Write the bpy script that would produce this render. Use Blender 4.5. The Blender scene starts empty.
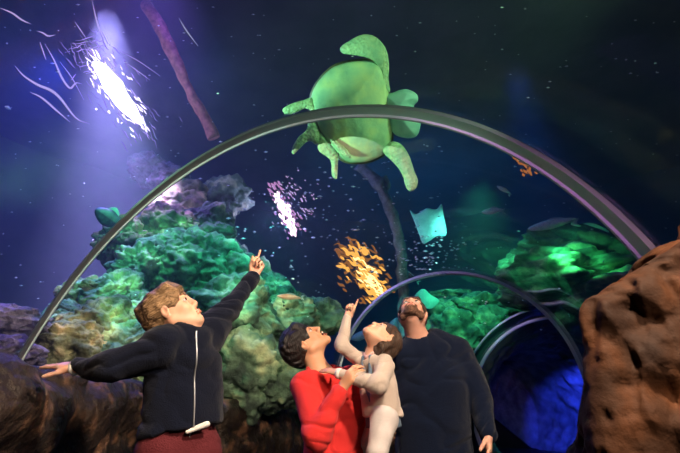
import bpy, bmesh, math, random
import numpy as np
from mathutils import Vector, Matrix, noise, Quaternion
random.seed(7)
PI = math.pi
C = bpy.context.scene.collection
sc = bpy.context.scene

# ------------------------------------------------------------------ camera
F = 430.0; HZ = 415.0; CH = 1.05
PITCH = math.atan((HZ-226.5)/F)
cd = bpy.data.cameras.new('camera'); cam = bpy.data.objects.new('camera', cd); C.objects.link(cam)
cam.location = (0, 0, CH); cam.rotation_euler = (PI/2+PITCH, 0, 0)
cd.sensor_width = 36; cd.lens = F/680*36; cd.clip_start = .02
sc.camera = cam
FW = Vector((0, math.cos(PITCH), math.sin(PITCH))); UP = Vector((0, -math.sin(PITCH), math.cos(PITCH))); RT = Vector((1, 0, 0))
def ray(px, py): return (FW + RT*((px-340)/F) + UP*((226.5-py)/F))
def at(px, py, Y):
    d = ray(px, py); return Vector((0, 0, CH)) + d*(Y/d.y)
def atd(px, py, dist):
    return Vector((0, 0, CH)) + ray(px, py).normalized()*dist

# ------------------------------------------------------------------ object helpers
def tag(o, label=None, cat=None, group=None, kind=None):
    if label: o['label'] = label
    if cat: o['category'] = cat
    if group: o['group'] = group
    if kind: o['kind'] = kind
    return o
def empty(name, loc, label=None, cat=None, group=None):
    o = bpy.data.objects.new(name, None); C.objects.link(o); o.location = loc; o.empty_display_size = .1
    return tag(o, label, cat, group)
def mesh_obj(name, verts, faces, mat, parent=None, smooth=True):
    me = bpy.data.meshes.new(name)
    verts = np.asarray(verts, dtype=np.float32)
    if parent is not None: verts = verts - np.array(parent_loc(parent), dtype=np.float32)
    if isinstance(faces, np.ndarray):
        n = len(faces); k = faces.shape[1]
        me.vertices.add(len(verts)); me.vertices.foreach_set('co', verts.ravel())
        me.loops.add(n*k); me.loops.foreach_set('vertex_index', faces.astype(np.int32).ravel())
        me.polygons.add(n); me.polygons.foreach_set('loop_start', np.arange(n, dtype=np.int32)*k)
        me.update(calc_edges=True); me.validate()
    else:
        me.from_pydata([tuple(map(float, v)) for v in verts], [], faces)
    if smooth: me.polygons.foreach_set('use_smooth', [True]*len(me.polygons))
    me.materials.append(mat)
    o = bpy.data.objects.new(name, me); C.objects.link(o)
    if parent is not None: o.parent = parent
    return o
def parent_loc(p):
    l = Vector((0, 0, 0))
    while p is not None:
        l += p.location; p = p.parent
    return l
def recenter(o):
    """move a top-level mesh's origin to its lowest centre"""
    me = o.data; n = len(me.vertices); a = np.empty(n*3, np.float32); me.vertices.foreach_get('co', a); a = a.reshape(-1, 3)
    c = (a.min(0)+a.max(0))/2; c[2] = a[:, 2].min()
    me.vertices.foreach_set('co', (a-c).ravel()); o.location = Vector(c.tolist()); me.update(); return o

# ------------------------------------------------------------------ materials
def nmat(name, color, rough=.6, metal=0, spec=.5, var=None, vscale=8, bump=0, bscale=30, vor=False, alpha=1, sheen=0, sss=0, emit=None, estr=0, detail=6, stops=(.35, .65), strand=None):
    m = bpy.data.materials.new(name); m.use_nodes = True; nt = m.node_tree; b = nt.nodes['Principled BSDF']
    b.inputs['Base Color'].default_value = (*color, 1); b.inputs['Roughness'].default_value = rough
    b.inputs['Metallic'].default_value = metal; b.inputs['Specular IOR Level'].default_value = spec
    if sheen: b.inputs['Sheen Weight'].default_value = sheen
    if sss:
        b.inputs['Subsurface Weight'].default_value = sss; b.inputs['Subsurface Radius'].default_value = (.02, .008, .004); b.inputs['Subsurface Scale'].default_value = 1
    if emit: b.inputs['Emission Color'].default_value = (*emit, 1); b.inputs['Emission Strength'].default_value = estr
    tc = nt.nodes.new('ShaderNodeTexCoord')
    src = tc.outputs['Object']
    if strand:
        dn = Vector(strand).normalized(); dt = nt.nodes.new('ShaderNodeVectorMath'); dt.operation = 'DOT_PRODUCT'; dt.inputs[1].default_value = dn
        scn = nt.nodes.new('ShaderNodeVectorMath'); scn.operation = 'SCALE'; scn.inputs[0].default_value = dn*.88
        sb = nt.nodes.new('ShaderNodeVectorMath'); sb.operation = 'SUBTRACT'
        nt.links.new(src, dt.inputs[0]); nt.links.new(dt.outputs['Value'], scn.inputs['Scale']); nt.links.new(src, sb.inputs[0]); nt.links.new(scn.outputs[0], sb.inputs[1]); src = sb.outputs[0]
    def noisen(s, d=detail):
        n = nt.nodes.new('ShaderNodeTexNoise'); n.inputs['Scale'].default_value = s; n.inputs['Detail'].default_value = d
        nt.links.new(src, n.inputs['Vector']); return n
    if var:
        n = noisen(vscale); r = nt.nodes.new('ShaderNodeValToRGB')
        r.color_ramp.elements[0].position = stops[0]; r.color_ramp.elements[1].position = stops[1]
        r.color_ramp.elements[0].color = (*color, 1); r.color_ramp.elements[1].color = (*var[0], 1)
        for i, v in enumerate(var[1:]):
            e = r.color_ramp.elements.new(stops[0]+(stops[1]-stops[0])*(i+1)/(len(var)+.01)); e.color = (*v, 1)
        nt.links.new(n.outputs['Fac'], r.inputs['Fac']); nt.links.new(r.outputs['Color'], b.inputs['Base Color'])
    if bump:
        if vor:
            n2 = nt.nodes.new('ShaderNodeTexVoronoi'); n2.inputs['Scale'].default_value = bscale; nt.links.new(tc.outputs['Object'], n2.inputs['Vector']); out = n2.outputs['Distance']
        else: n2 = noisen(bscale, 5); out = n2.outputs['Fac']
        bp = nt.nodes.new('ShaderNodeBump'); bp.inputs['Strength'].default_value = bump; bp.inputs['Distance'].default_value = .035 if 'ledge' in name or 'turtle' in name else .02
        nt.links.new(out, bp.inputs['Height']); nt.links.new(bp.outputs['Normal'], b.inputs['Normal'])
    return m
def emis(name, color, s):
    m = bpy.data.materials.new(name); m.use_nodes = True; nt = m.node_tree; nt.nodes.clear()
    e = nt.nodes.new('ShaderNodeEmission'); o = nt.nodes.new('ShaderNodeOutputMaterial')
    e.inputs[0].default_value = (*color, 1); e.inputs[1].default_value = s; nt.links.new(e.outputs[0], o.inputs[0]); return m
def acrylic(name):
    m = bpy.data.materials.new(name); m.use_nodes = True; nt = m.node_tree; nt.nodes.clear()
    t = nt.nodes.new('ShaderNodeBsdfTransparent'); g = nt.nodes.new('ShaderNodeBsdfGlossy'); x = nt.nodes.new('ShaderNodeMixShader'); o = nt.nodes.new('ShaderNodeOutputMaterial')
    f = nt.nodes.new('ShaderNodeFresnel'); f.inputs[0].default_value = 1.25
    t.inputs[0].default_value = (.95, .99, 1, 1); g.inputs['Roughness'].default_value = .02
    nt.links.new(f.outputs[0], x.inputs[0]); nt.links.new(t.outputs[0], x.inputs[1]); nt.links.new(g.outputs[0], x.inputs[2]); nt.links.new(x.outputs[0], o.inputs[0]); return m

M = {}
M['acrylic'] = acrylic('acrylic')
M['metal'] = nmat('brushed_steel', (.62, .60, .63), .42, 1)
M['seal'] = nmat('rubber_seal', (.02, .02, .022), .4)
M['ledge'] = nmat('ledge_rock', (.018, .011, .009), .6, spec=.35, var=[(.20, .10, .055), (.035, .021, .015)], vscale=6, bump=1, bscale=18, stops=(.42, .68))
M['outcrop'] = nmat('outcrop_rock', (.022, .010, .006), .75, spec=.15, var=[(.08, .028, .010), (.036, .014, .006)], vscale=5, bump=.6, bscale=16)
M['floor'] = nmat('floor_concrete', (.03, .03, .035), .7, var=[(.05, .05, .055)], vscale=6)
M['dark'] = nmat('dark_plaster', (.012, .012, .014), .8, bump=.5, bscale=9)
M['bluerock'] = nmat('tunnel_rock', (.12, .11, .11), .7, var=[(.25, .23, .22)], vscale=3, bump=1, bscale=9)
M['tank'] = nmat('tank_wall_rock', (.03, .045, .06), .9, var=[(.09, .10, .12)], vscale=.8, bump=.8, bscale=3)
M['rock'] = nmat('mossy_rock', (.045, .07, .055), .9, var=[(.60, .64, .36), (.16, .26, .16)], vscale=3.2, bump=1, bscale=28, stops=(.38, .68))
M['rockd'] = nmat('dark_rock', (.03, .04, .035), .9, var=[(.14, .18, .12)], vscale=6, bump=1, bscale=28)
M['rock2'] = nmat('coral_rock', (.07, .07, .04), .9, var=[(.72, .50, .28), (.26, .24, .12)], vscale=4, bump=1, bscale=30, stops=(.38, .68))
M['rockp'] = nmat('purple_rock', (.06, .045, .07), .9, var=[(.26, .20, .28)], vscale=7, bump=1, bscale=30)
M['wood'] = nmat('waterlogged_wood', (.16, .07, .055), .8, var=[(.36, .17, .13)], vscale=14, bump=.7, bscale=25)
M['post'] = nmat('algae_post', (.12, .2, .19), .8, var=[(.25, .36, .34)], vscale=10, bump=.5, bscale=20)
M['skin'] = nmat('skin', (.68, .36, .24), .5, sss=.15, var=[(.76, .43, .30)], vscale=9)
M['skinw'] = nmat('skin_tan', (.60, .30, .17), .5, sss=.15, var=[(.68, .36, .22)], vscale=9)
M['skinm'] = nmat('skin_ruddy', (.66, .33, .24), .5, sss=.15, var=[(.74, .40, .30)], vscale=9)
M['lips'] = nmat('lips', (.55, .20, .15), .45)
M['mouth'] = nmat('mouth_dark', (.09, .015, .015), .5)
M['teeth'] = nmat('teeth', (.85, .82, .75), .3)
M['eyew'] = nmat('eye_white', (.5, .46, .43), .3); M['iris'] = nmat('iris', (.03, .018, .012), .6, spec=.2)
M['hairb'] = nmat('brown_hair', (.12, .065, .03), .55, var=[(.40, .24, .12)], vscale=60, bump=1, bscale=150, strand=(.75, .0, .6))
M['hairk'] = nmat('black_hair', (.008, .006, .006), .4, var=[(.018, .012, .011)], vscale=60, bump=.7, bscale=130, strand=(-.4, 0, .9))
M['haird'] = nmat('dark_brown_hair', (.03, .015, .01), .45, var=[(.10, .05, .028)], vscale=60, bump=1, bscale=130, strand=(.3, 0, .9))
M['beard'] = nmat('beard_hair', (.12, .055, .035), .7, var=[(.25, .12, .07)], vscale=60, bump=1, bscale=160)
M['navy'] = nmat('navy_fleece', (.003, .005, .015), .95, spec=.15, sheen=.08, bump=.35, bscale=220)
M['navyknit'] = nmat('navy_knit', (.002, .006, .022), .95, spec=.15, sheen=.08, bump=.5, bscale=260)
M['red'] = nmat('red_wool', (.70, .022, .02), .85, sheen=.05, bump=.4, bscale=240)
M['beige'] = nmat('beige_knit', (.58, .47, .40), .9, sheen=.2, bump=.5, bscale=260)
M['denim'] = nmat('blue_denim', (.10, .15, .22), .9, bump=.4, bscale=260, var=[(.16, .22, .3)], vscale=40)
M['legging'] = nmat('grey_legging', (.50, .45, .44), .9, var=[(.62, .56, .55)], vscale=12, bump=.3, bscale=200)
M['maroon'] = nmat('maroon_trousers', (.085, .004, .009), .9, bump=.3, bscale=180)
M['jeans'] = nmat('dark_jeans', (.02, .025, .04), .9, bump=.3, bscale=180)
M['white'] = nmat('white_cotton', (.75, .72, .68), .85, bump=.2, bscale=200)
M['pink'] = nmat('pink_cotton', (.75, .45, .42), .85)
M['zip'] = nmat('zip_metal', (.55, .56, .6), .35, .8)
M['shoe'] = nmat('shoe_leather', (.02, .018, .018), .5)
M['turtle'] = nmat('turtle_skin', (.30, .56, .40), .6, var=[(.72, .84, .44), (.50, .74, .46)], vscale=5, bump=.45, bscale=11)
M['turtle2'] = nmat('turtle_flipper', (.38, .62, .40), .6, var=[(.58, .72, .42)], vscale=14, bump=.4, bscale=40, vor=True)
M['shell'] = nmat('turtle_shell', (.12, .13, .06), .5, var=[(.3, .26, .1)], vscale=9)
M['raym'] = nmat('ray_skin', (.30, .62, .58), .6, var=[(.42, .74, .68)], vscale=9)
M['fish'] = nmat('fish_scale', (.45, .62, .58), .4, var=[(.7, .75, .66)], vscale=20)
M['fishd'] = nmat('dark_fish', (.02, .035, .045), .5, var=[(.06, .11, .10)], vscale=20)
M['fisho'] = nmat('orange_fish', (.75, .42, .25), .5, var=[(.8, .6, .4)], vscale=20)
M['fin'] = nmat('fish_fin', (.35, .5, .45), .6)
M['speck'] = nmat('floating_speck', (.8, .85, .85), .5)

# ------------------------------------------------------------------ distance-field modeller
def nrm(v): v = np.asarray(v, float); return v/np.linalg.norm(v)
class Field:
    def __init__(s, lo, hi, h):
        s.lo = np.array(lo, float); s.h = h; s.n = np.ceil((np.array(hi, float)-s.lo)/h).astype(int)+1
        s.F = np.full(s.n, .2, np.float32)
    def win(s, lo, hi):
        a = np.clip(np.floor((np.array(lo)-s.lo)/s.h).astype(int), 0, s.n); b = np.clip(np.ceil((np.array(hi)-s.lo)/s.h).astype(int)+1, 0, s.n)
        sl = tuple(slice(i, j) for i, j in zip(a, b))
        g = [(s.lo[k]+s.h*np.arange(a[k], b[k], dtype=np.float32)).astype(np.float32) for k in range(3)]
        return sl, g[0][:, None, None], g[1][None, :, None], g[2][None, None, :]
    def comb(s, sl, d, k, op):
        A = s.F[sl]
        if op == 'add':
            if k <= 0: R = np.minimum(A, d)
            else:
                t = np.maximum(k-np.abs(A-d), 0)/k; R = np.minimum(A, d)-t*t*k*.25
        elif op == 'sub':
            d = -d
            if k <= 0: R = np.maximum(A, d)
            else:
                t = np.maximum(k-np.abs(A-d), 0)/k; R = np.maximum(A, d)+t*t*k*.25
        s.F[sl] = R
    def cone(s, a, b, ra, rb, k=.015, n=None, f=1., op='add'):
        """tapered capsule; n,f squash it along direction n to f times its depth"""
        a = np.array(a, float); b = np.array(b, float); m = max(ra, rb)+k+.02
        sl, X, Y, Z = s.win(np.minimum(a, b)-m, np.maximum(a, b)+m)
        if 0 in s.F[sl].shape: return
        px, py, pz = X-a[0], Y-a[1], Z-a[2]; ba = b-a
        if n is not None:
            n = nrm(n); q = (px*n[0]+py*n[1]+pz*n[2])*(1/f-1); px = px+q*n[0]; py = py+q*n[1]; pz = pz+q*n[2]
            ba = ba+n*(ba@n)*(1/f-1)
        L = max(ba@ba, 1e-8)
        t = np.clip((px*ba[0]+py*ba[1]+pz*ba[2])/L, 0, 1)
        d = np.sqrt((px-t*ba[0])**2+(py-t*ba[1])**2+(pz-t*ba[2])**2)-(ra+(rb-ra)*t)
        s.comb(sl, d, k, op)
    def ell(s, c, r, R=None, k=.015, op='add'):
        c = np.array(c, float); r = np.array(r, float); m = max(r)+k+.02
        sl, X, Y, Z = s.win(c-m, c+m)
        if 0 in s.F[sl].shape: return
        px, py, pz = X-c[0], Y-c[1], Z-c[2]
        if R is None: R = np.eye(3)
        R = np.asarray(R)
        u = [px*R[0, j]+py*R[1, j]+pz*R[2, j] for j in range(3)]
        k0 = np.sqrt((u[0]/r[0])**2+(u[1]/r[1])**2+(u[2]/r[2])**2)
        k1 = np.sqrt((u[0]/r[0]**2)**2+(u[1]/r[1]**2)**2+(u[2]/r[2]**2)**2)+1e-6
        s.comb(sl, k0*(k0-1)/k1, k, op)
    def plane(s, p, n, lo=None, hi=None, k=0):
        """remove what lies on the side n points to, within a window"""
        n = nrm(n); lo = s.lo if lo is None else lo; hi = s.lo+s.h*s.n if hi is None else hi
        sl, X, Y, Z = s.win(lo, hi)
        s.comb(sl, -((X-p[0])*n[0]+(Y-p[1])*n[1]+(Z-p[2])*n[2]), k, 'sub')
    def mesh(s):
        F_ = s.F; F_[0] = F_[-1] = .2; F_[:, 0] = F_[:, -1] = .2; F_[:, :, 0] = F_[:, :, -1] = .2
        S = F_ < 0; nx, ny, nz = F_.shape
        cnt = np.zeros((nx-1, ny-1, nz-1), np.int8)
        for i in (0, 1):
            for j in (0, 1):
                for k in (0, 1): cnt += S[i:nx-1+i, j:ny-1+j, k:nz-1+k]
        act = (cnt > 0) & (cnt < 8); idx = np.argwhere(act)
        vid = np.full(act.shape, -1, np.int32); vid[act] = np.arange(len(idx))
        acc = np.zeros((len(idx), 3)); num = np.zeros(len(idx))
        corners = [(i, j, k) for i in (0, 1) for j in (0, 1) for k in (0, 1)]
        val = {c: F_[idx[:, 0]+c[0], idx[:, 1]+c[1], idx[:, 2]+c[2]] for c in corners}
        for c in corners:
            for ax in range(3):
                if c[ax] == 0:
                    c2 = list(c); c2[ax] = 1; c2 = tuple(c2); v1, v2 = val[c], val[c2]; x = (v1 < 0) != (v2 < 0)
                    t = np.where(x, v1/np.where(x, v1-v2, 1), 0); p = np.tile(np.array(c, float), (len(idx), 1)); p[:, ax] = t
                    acc[x] += p[x]; num[x] += 1
        V = s.lo+s.h*(idx+acc/num[:, None])
        quads = []
        for ax in range(3):
            a = [slice(None)]*3; b = [slice(None)]*3; a[ax] = slice(0, -1); b[ax] = slice(1, None)
            s1 = S[tuple(a)]; s2 = S[tuple(b)]
            for flip, msk in ((False, s1 & ~s2), (True, ~s1 & s2)):
                e = np.argwhere(msk); o1, o2 = (ax+1) % 3, (ax+2) % 3
                def cell(d1, d2):
                    q = e.copy(); q[:, o1] -= d1; q[:, o2] -= d2; return vid[q[:, 0], q[:, 1], q[:, 2]]
                Q = np.stack([cell(1, 1), cell(0, 1), cell(0, 0), cell(1, 0)], 1)
                quads.append(Q[:, ::-1] if flip else Q)
        Q = np.concatenate(quads)
        return V.astype(np.float32), Q
def folds(o, amp, sc_, seed=0):
    """cloth creases: sharp valleys between soft swells, pushed along the surface normal"""
    me = o.data; off = Vector((seed*1.7, seed*.9, seed*2.3)); base = Vector(parent_loc(o)) if o.parent else Vector()
    nn = [v.normal.copy() for v in me.vertices]
    for v, n_ in zip(me.vertices, nn):
        X = (v.co+base); w_ = Vector((noise.noise(X*5+off), noise.noise(X*5+off*2), noise.noise(X*5-off)))*.09
        X = X+w_; X = Vector((X.x*.8+X.z*.35, X.y, X.z*1.5-X.x*.5))*sc_+off
        r = abs(noise.noise(X)); d = min(r*2.2, .6)-.12+.6*noise.noise(X*.45)
        m = abs(noise.noise(X*2.3)); d += (min(m*2.5, .6)-.35)*.14
        v.co += n_*d*amp
    me.update()
def wob(V, amp, sc_, seed=0, axis=None):
    """gentle folds: displace vertices by a smooth pseudo noise"""
    r = np.random.default_rng(seed); D = np.zeros_like(V)
    for i in range(7):
        k = r.normal(size=3); k /= np.linalg.norm(k); k *= sc_*(.5+1.4*r.random()); ph = r.random()*6.28
        d = r.normal(size=3); d /= np.linalg.norm(d)
        warp = np.sin(V@(r.normal(size=3)*sc_*.5)+ph*2)*1.2
        D += np.sin(V@k+ph+warp)[:, None]*d[None]*amp/2.2
    return V+D.astype(np.float32)

# ================================================================== THE TUNNEL
SEC = [((-.45, -2.2, .95), 1.9, -.05, .10, 1.184), ((-.145, 2.294, .952), 1.9, -.2, .167, 1.184),
       ((1.63, 6.99, 1.357), 1.9, -.444, 0, 1.0), ((4.352, 8.927, 1.027), 1.9, -.65, 0, 1.0)]
def sect_frame(yaw, tilt):
    L = np.array([math.cos(yaw), math.sin(yaw), 0]); N = np.array([-math.sin(yaw), math.cos(yaw), 0])
    V = np.array([0, 0, 1.])*math.cos(tilt)+N*math.sin(tilt); return L, N, V
def sect_pt(s, a, dR=0, dn=0):
    c, R, yaw, tilt, vs = s; L, N, V = sect_frame(yaw, tilt)
    A = np.cross(L, V); A = -A if A[1] < 0 else A
    return np.array(c)+(R+dR)*math.cos(a)*L+(R*vs+dR)*math.sin(a)*V+A*dn
def lerp_sec(i, t):
    p = [np.array(s[0]) for s in SEC]
    def tan(j):
        yaw = SEC[j][2]; return np.array([-math.sin(yaw), math.cos(yaw), 0])
    a, b = SEC[i], SEC[i+1]; D = np.linalg.norm(p[i+1]-p[i])
    h = (2*t**3-3*t**2+1, t**3-2*t**2+t, -2*t**3+3*t**2, t**3-t**2)
    c = h[0]*p[i]+h[1]*D*tan(i)+h[2]*p[i+1]+h[3]*D*tan(i+1)
    m = lambda k: a[k]+(b[k]-a[k])*t
    return (c, m(1), m(2), m(3), m(4))
def tube(secs, a0, a1, na, dR=0):
    V = []; Fc = []
    for s in secs:
        for k in range(na+1): V.append(sect_pt(s, a0+(a1-a0)*k/na, dR))
    w = na+1
    for i in range(len(secs)-1):
        for k in range(na): Fc.append((i*w+k, i*w+k+1, (i+1)*w+k+1, (i+1)*w+k))
    return V, Fc
for i in range(3):
    V, Fc = tube([lerp_sec(i, t/12) for t in range(13)], -.32, PI+.32, 72)
    o = mesh_obj('window_%d' % (i+1), V, Fc, M['acrylic']); tag(o, ['curved clear acrylic panel overhead nearest the camera', 'curved clear acrylic panel between the big and the middle arch', 'curved clear acrylic panel ending at the dark passage mouth'][i], 'window', None, 'structure')
def arch(name, s, width, thick, lip, mat, label, dn0=0, taper=None):
    """flat metal strip inside the acrylic with a raised bead along each edge"""
    prof = [(-width/2, 0), (-width/2, -thick-lip), (-width/2+lip, -thick-lip), (-width/2+lip*1.6, -thick), (width/2-lip*1.6, -thick), (width/2-lip, -thick-lip), (width/2, -thick-lip), (width/2, 0)]
    V = []; Fc = []; n = 120; w = len(prof)
    for k in range(n+1):
        a = -.3+(PI+.6)*k/n
        wf = 1 if not taper else taper[0]+(taper[1]-taper[0])*max(0, min(1, (a-.2)/(PI-.4)))
        for (dn, dr) in prof: V.append(sect_pt(s, a, dr*min(1, wf), dn*wf+dn0))
    for k in range(n):
        for j in range(w): Fc.append((k*w+j, k*w+(j+1) % w, (k+1)*w+(j+1) % w, (k+1)*w+j))
    o = mesh_obj(name, V, Fc, mat, None, False); return tag(o, label, 'arch', None, 'structure')
arch('trim_1', SEC[1], .105, .018, .014, M['metal'], 'large brushed metal arch joining the acrylic panels overhead', taper=(1.45, .42))
arch('trim_2', SEC[2], .10, .02, .022, M['metal'], 'thin pale middle arch behind the child and the man')
arch('trim_3', SEC[3], .09, .03, .02, M['metal'], 'inner rim of the dark passage mouth')
arch('trim_4', (SEC[3][0], 2.10, SEC[3][2], 0, 1), .05, .02, .01, M['metal'], 'outer rim around the dark passage mouth', dn0=-.12)

# passage beyond the acrylic: rough rock walls, curving left
PS = [SEC[3]]
c = np.array(SEC[3][0]); yaw = -.65
for k in range(1, 13):
    yaw += .085; c = c+np.array([-math.sin(yaw), math.cos(yaw), 0])*.6; PS.append((c.copy(), 1.9, yaw, 0, 1))
V = []; Fc = []; na = 110
PSf = []
for i in range(len(PS)-1):
    for t in range(6):
        a, b = PS[i], PS[i+1]; u = t/6; PSf.append((np.array(a[0])*(1-u)+np.array(b[0])*u, 1.9, a[2]*(1-u)+b[2]*u, 0, 1))
for i, s in enumerate(PSf):
    for k in range(na+1):
        a = -.6+(PI+1.2)*k/na; p = Vector(sect_pt(s, a)); d = noise.fractal(p*1.4, 1, 2, 4)*.16+abs(noise.noise(p*3.1))*.12
        d *= min(1, i/6+.02); V.append(sect_pt(s, a, -.02-abs(d)))
w = na+1
for i in range(len(PSf)-1):
    for k in range(na): Fc.append((i*w+k, i*w+k+1, (i+1)*w+k+1, (i+1)*w+k))
n0 = len(V)                      # far end of the passage
e = PSf[-1]; V.append(np.array(e[0])); 
for k in range(na): Fc.append(((len(PSf)-1)*w+k, (len(PSf)-1)*w+k+1, n0))
tag(mesh_obj('wall_passage', V, Fc, M['bluerock']), 'rough rock wall of the passage under deep blue light', 'wall', None, 'structure')
V, Fc = tube([(s[0], 2.10, s[2], 0, 1) for s in PS], -.6, PI+.6, 60)
n0 = len(V); s = SEC[3]
for k in range(61):
    a = -.6+(PI+1.2)*k/60; V.append(sect_pt(s, a, 0)); V.append(sect_pt(s, a, .2))
for k in range(60): Fc.append((n0+2*k, n0+2*k+1, n0+2*k+3, n0+2*k+2))
tag(mesh_obj('wall_shell', V, Fc, M['dark']), 'dark outer shell of the passage', 'wall', None, 'structure')

# floor
tag(mesh_obj('floor', [(-6, -5, 0), (16, -5, 0), (16, 22, 0), (-6, 22, 0)], [(0, 1, 2, 3)], M['floor'], None, False), 'dark floor of the visitor tunnel', 'floor', None, 'structure')

# rocky parapets along both sides
def catmull(P, n):
    P = [np.array(p, float) for p in P]; P = [2*P[0]-P[1]]+P+[2*P[-1]-P[-2]]; out = []
    for i in range(1, len(P)-2):
        for k in range(n):
            t = k/n; a, b, c_, d = P[i-1:i+3]
            out.append(.5*((2*b)+(c_-a)*t+(2*a-5*b+4*c_-d)*t*t+(3*b-a-3*c_+d)*t**3))
    out.append(P[-2]); return out
def parapet(name, path, side, mat, label, amp=.07):
    """path points (x, y, top z, depth of ledge); side -1 left, +1 right"""
    pts = catmull(path, 36); V = []; prof = []
    for u in np.linspace(0, 1, 46): prof.append((0, u))
    for u in np.linspace(0, 1, 16)[1:]: prof.append((u, 1))
    for u in np.linspace(0, 1, 6)[1:]: prof.append((1, 1-u))
    for i, p in enumerate(pts):
        q = pts[min(i+1, len(pts)-1)]-pts[max(i-1, 0)]; T = np.array([q[0], q[1], 0]); T /= np.linalg.norm(T)
        N = np.array([T[1], -T[0], 0])*(side)
        for (u, v) in prof:
            r = .06*math.exp(-((u*8)**2+((1-v)*14)**2)) if True else 0
            x = np.array([p[0], p[1], 0])+N*(u*p[3]+r)+np.array([0, 0, v*p[2]-r*.8])
            X = Vector(x); d = noise.fractal(X*1.7, 1, 2, 5)*amp*1.3-amp*.9*max(0, .25-abs(noise.noise(X*2.3+Vector((3, 1, 7)))))*3+noise.fractal(X*7, 1, 2.1, 3)*.014
            nd = -N*(1-u)+np.array([0, 0, 1])*(.35 if v >= 1 else 0)
            x = x+nd*d
            if v == 0: x[2] = -.05
            V.append(x)
    w = len(prof); Fc = []
    for i in range(len(pts)-1):
        for k in range(w-1): Fc.append((i*w+k, i*w+k+1, (i+1)*w+k+1, (i+1)*w+k))
    for i in (0, len(pts)-1): Fc.append(tuple(range(i*w, i*w+w)))
    return tag(mesh_obj(name, V, Fc, mat), label, 'wall', None, 'structure')
parapet('wall_left', [(-1.35, -2.0, 1.36, .9), (-1.22, .6, 1.34, .9), (-1.2, 1.75, 1.275, 1.0), (-1.32, 2.7, 1.27, 1.1), (-1.1, 4.2, 1.24, .9), (-.55, 5.8, 1.20, .6), (.15, 7.2, 1.16, .5), (1.4, 8.9, 1.08, .4), (2.6, 10.2, 1.05, .3)], -1, M['ledge'], 'low brown rock parapet under the acrylic where the boy rests his hand')
parapet('wall_right', [(1.5, -2, 1.1, .6), (1.55, 1.6, 1.1, .5), (1.9, 3.5, 1.05, .6), (2.7, 5.3, 1.0, .6), (3.9, 6.8, .98, .5), (5.5, 7.9, .98, .5)], 1, M['ledge'], 'dark rock parapet on the right behind the man')

# big rock at the right edge, close to the camera
def outcrop():
    root = None
    prof = [(585, 312), (590, 303), (600, 296), (618, 284), (640, 270), (660, 257), (684, 243), (720, 222), (790, 190)]
    fo = Field((.35, .55, -.04), (2.3, 2.15, 2.3), .011)
    Y0 = 1.05
    for i in range(1):
        a = at(618, 325, Y0)
    def P(px, py, Y): return at(px, py, Y)
    for (x1, y1, x2, y2, r, Y) in [(607, 316, 760, 224, .05, 1.15), (606, 318, 606, 640, .045, 1.15), (640, 318, 740, 250, .10, 1.2), (640, 370, 760, 330, .13, 1.2), (640, 430, 760, 420, .13, 1.2), (638, 500, 760, 500, .12, 1.2), (690, 320, 780, 260, .14, 1.3), (634, 330, 632, 620, .095, 1.2), (660, 330, 650, 640, .12, 1.35), (700, 300, 700, 700, .2, 1.35), (780, 250, 780, 760, .25, 1.3), (760, 230, 860, 200, .14, 1.25)]:
        fo.cone(P(x1, y1, Y), P(x2, y2, Y), r, r*1.1, .045)
    b = P(660, 500, 1.3)
    for dx in (0, .25, .5): fo.cone((b[0]+dx, 1.35, .8), (b[0]+dx+.03, 1.35, .0), .22, .27, .12)
    V, Q = fo.mesh()
    out = []
    for v in V:
        X = Vector(v.tolist()); d = noise.fractal(X*4, 1, 2, 4)*.022
        c_ = noise.cell(X*0) if False else 0
        tl = (X.z-CH)/max(X.y, .3)*F; hx = X.x/max(X.y, .3)*F; band = (tl-(92+(hx-250)*.42))/14   # a seam of deep pits runs below the sloping top
        pit = max(0, noise.noise(X*9+Vector((5, 2, 1)))-.22)*.09+max(0, noise.noise(Vector((X.x*22, X.y*22, X.z*7)))-.05)*.05+max(0, abs(noise.noise(Vector((X.x*7+4, X.y*7, X.z*3))))-.25)*-.05+max(0, noise.noise(X*30)-.15)*.03+max(0, noise.noise(X*17+Vector((2, 8, 1)))+.08)*.11*math.exp(-band*band)*(1 if hx > 262 else 0)
        cen = Vector((1.15, 1.45, X.z)); n = (X-cen); n.z = 0; n.normalize()
        X = X+n*(d-pit); out.append((X.x, X.y, max(X.z, -.02)))
    o = mesh_obj('rock_outcrop', out, Q, M['outcrop']); tag(o, 'large pitted orange brown rock filling the right edge, close to the camera', 'rock'); recenter(o)
outcrop()

# ================================================================== THE TANK
def wallarc():
    V = []; Fc = []; n = 90; m = 26; cx, cy, R = 1.5, 3.5, 14.0
    for i in range(n+1):
        a = -.35+(PI+.7)*i/n
        for j in range(m+1):
            z = -1.2+10.5*j/m; X = Vector((cx+R*math.cos(a), cy+R*math.sin(a), z)); d = noise.fractal(X*.5, 1, 2, 5)*.5
            V.append((cx+(R+d)*math.cos(a), cy+(R+d)*math.sin(a), z))
    for i in range(n):
        for j in range(m): Fc.append((i*(m+1)+j, i*(m+1)+j+1, (i+1)*(m+1)+j+1, (i+1)*(m+1)+j))
    tag(mesh_obj('wall_tank', V, Fc, M['tank']), 'dark far wall of the fish tank', 'wall', None, 'structure')
wallarc()
tag(mesh_obj('ceiling', [(-16, -6, 9), (18, -6, 9), (18, 20, 9), (-16, 20, 9)], [(3, 2, 1, 0)], M['tank'], None, False), 'dark lid above the tank', 'ceiling', None, 'structure')
gv = []; gf = []; n = 90
for i in range(n+1):
    for j in range(n+1):
        x = -15+33*i/n; y = -5+25*j/n; X = Vector((x, y, 0)); gv.append((x, y, -.35+noise.fractal(X*.6, 1, 2, 4)*.14))
for i in range(n):
    for j in range(n): gf.append((i*(n+1)+j, (i+1)*(n+1)+j, (i+1)*(n+1)+j+1, i*(n+1)+j+1))
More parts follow.
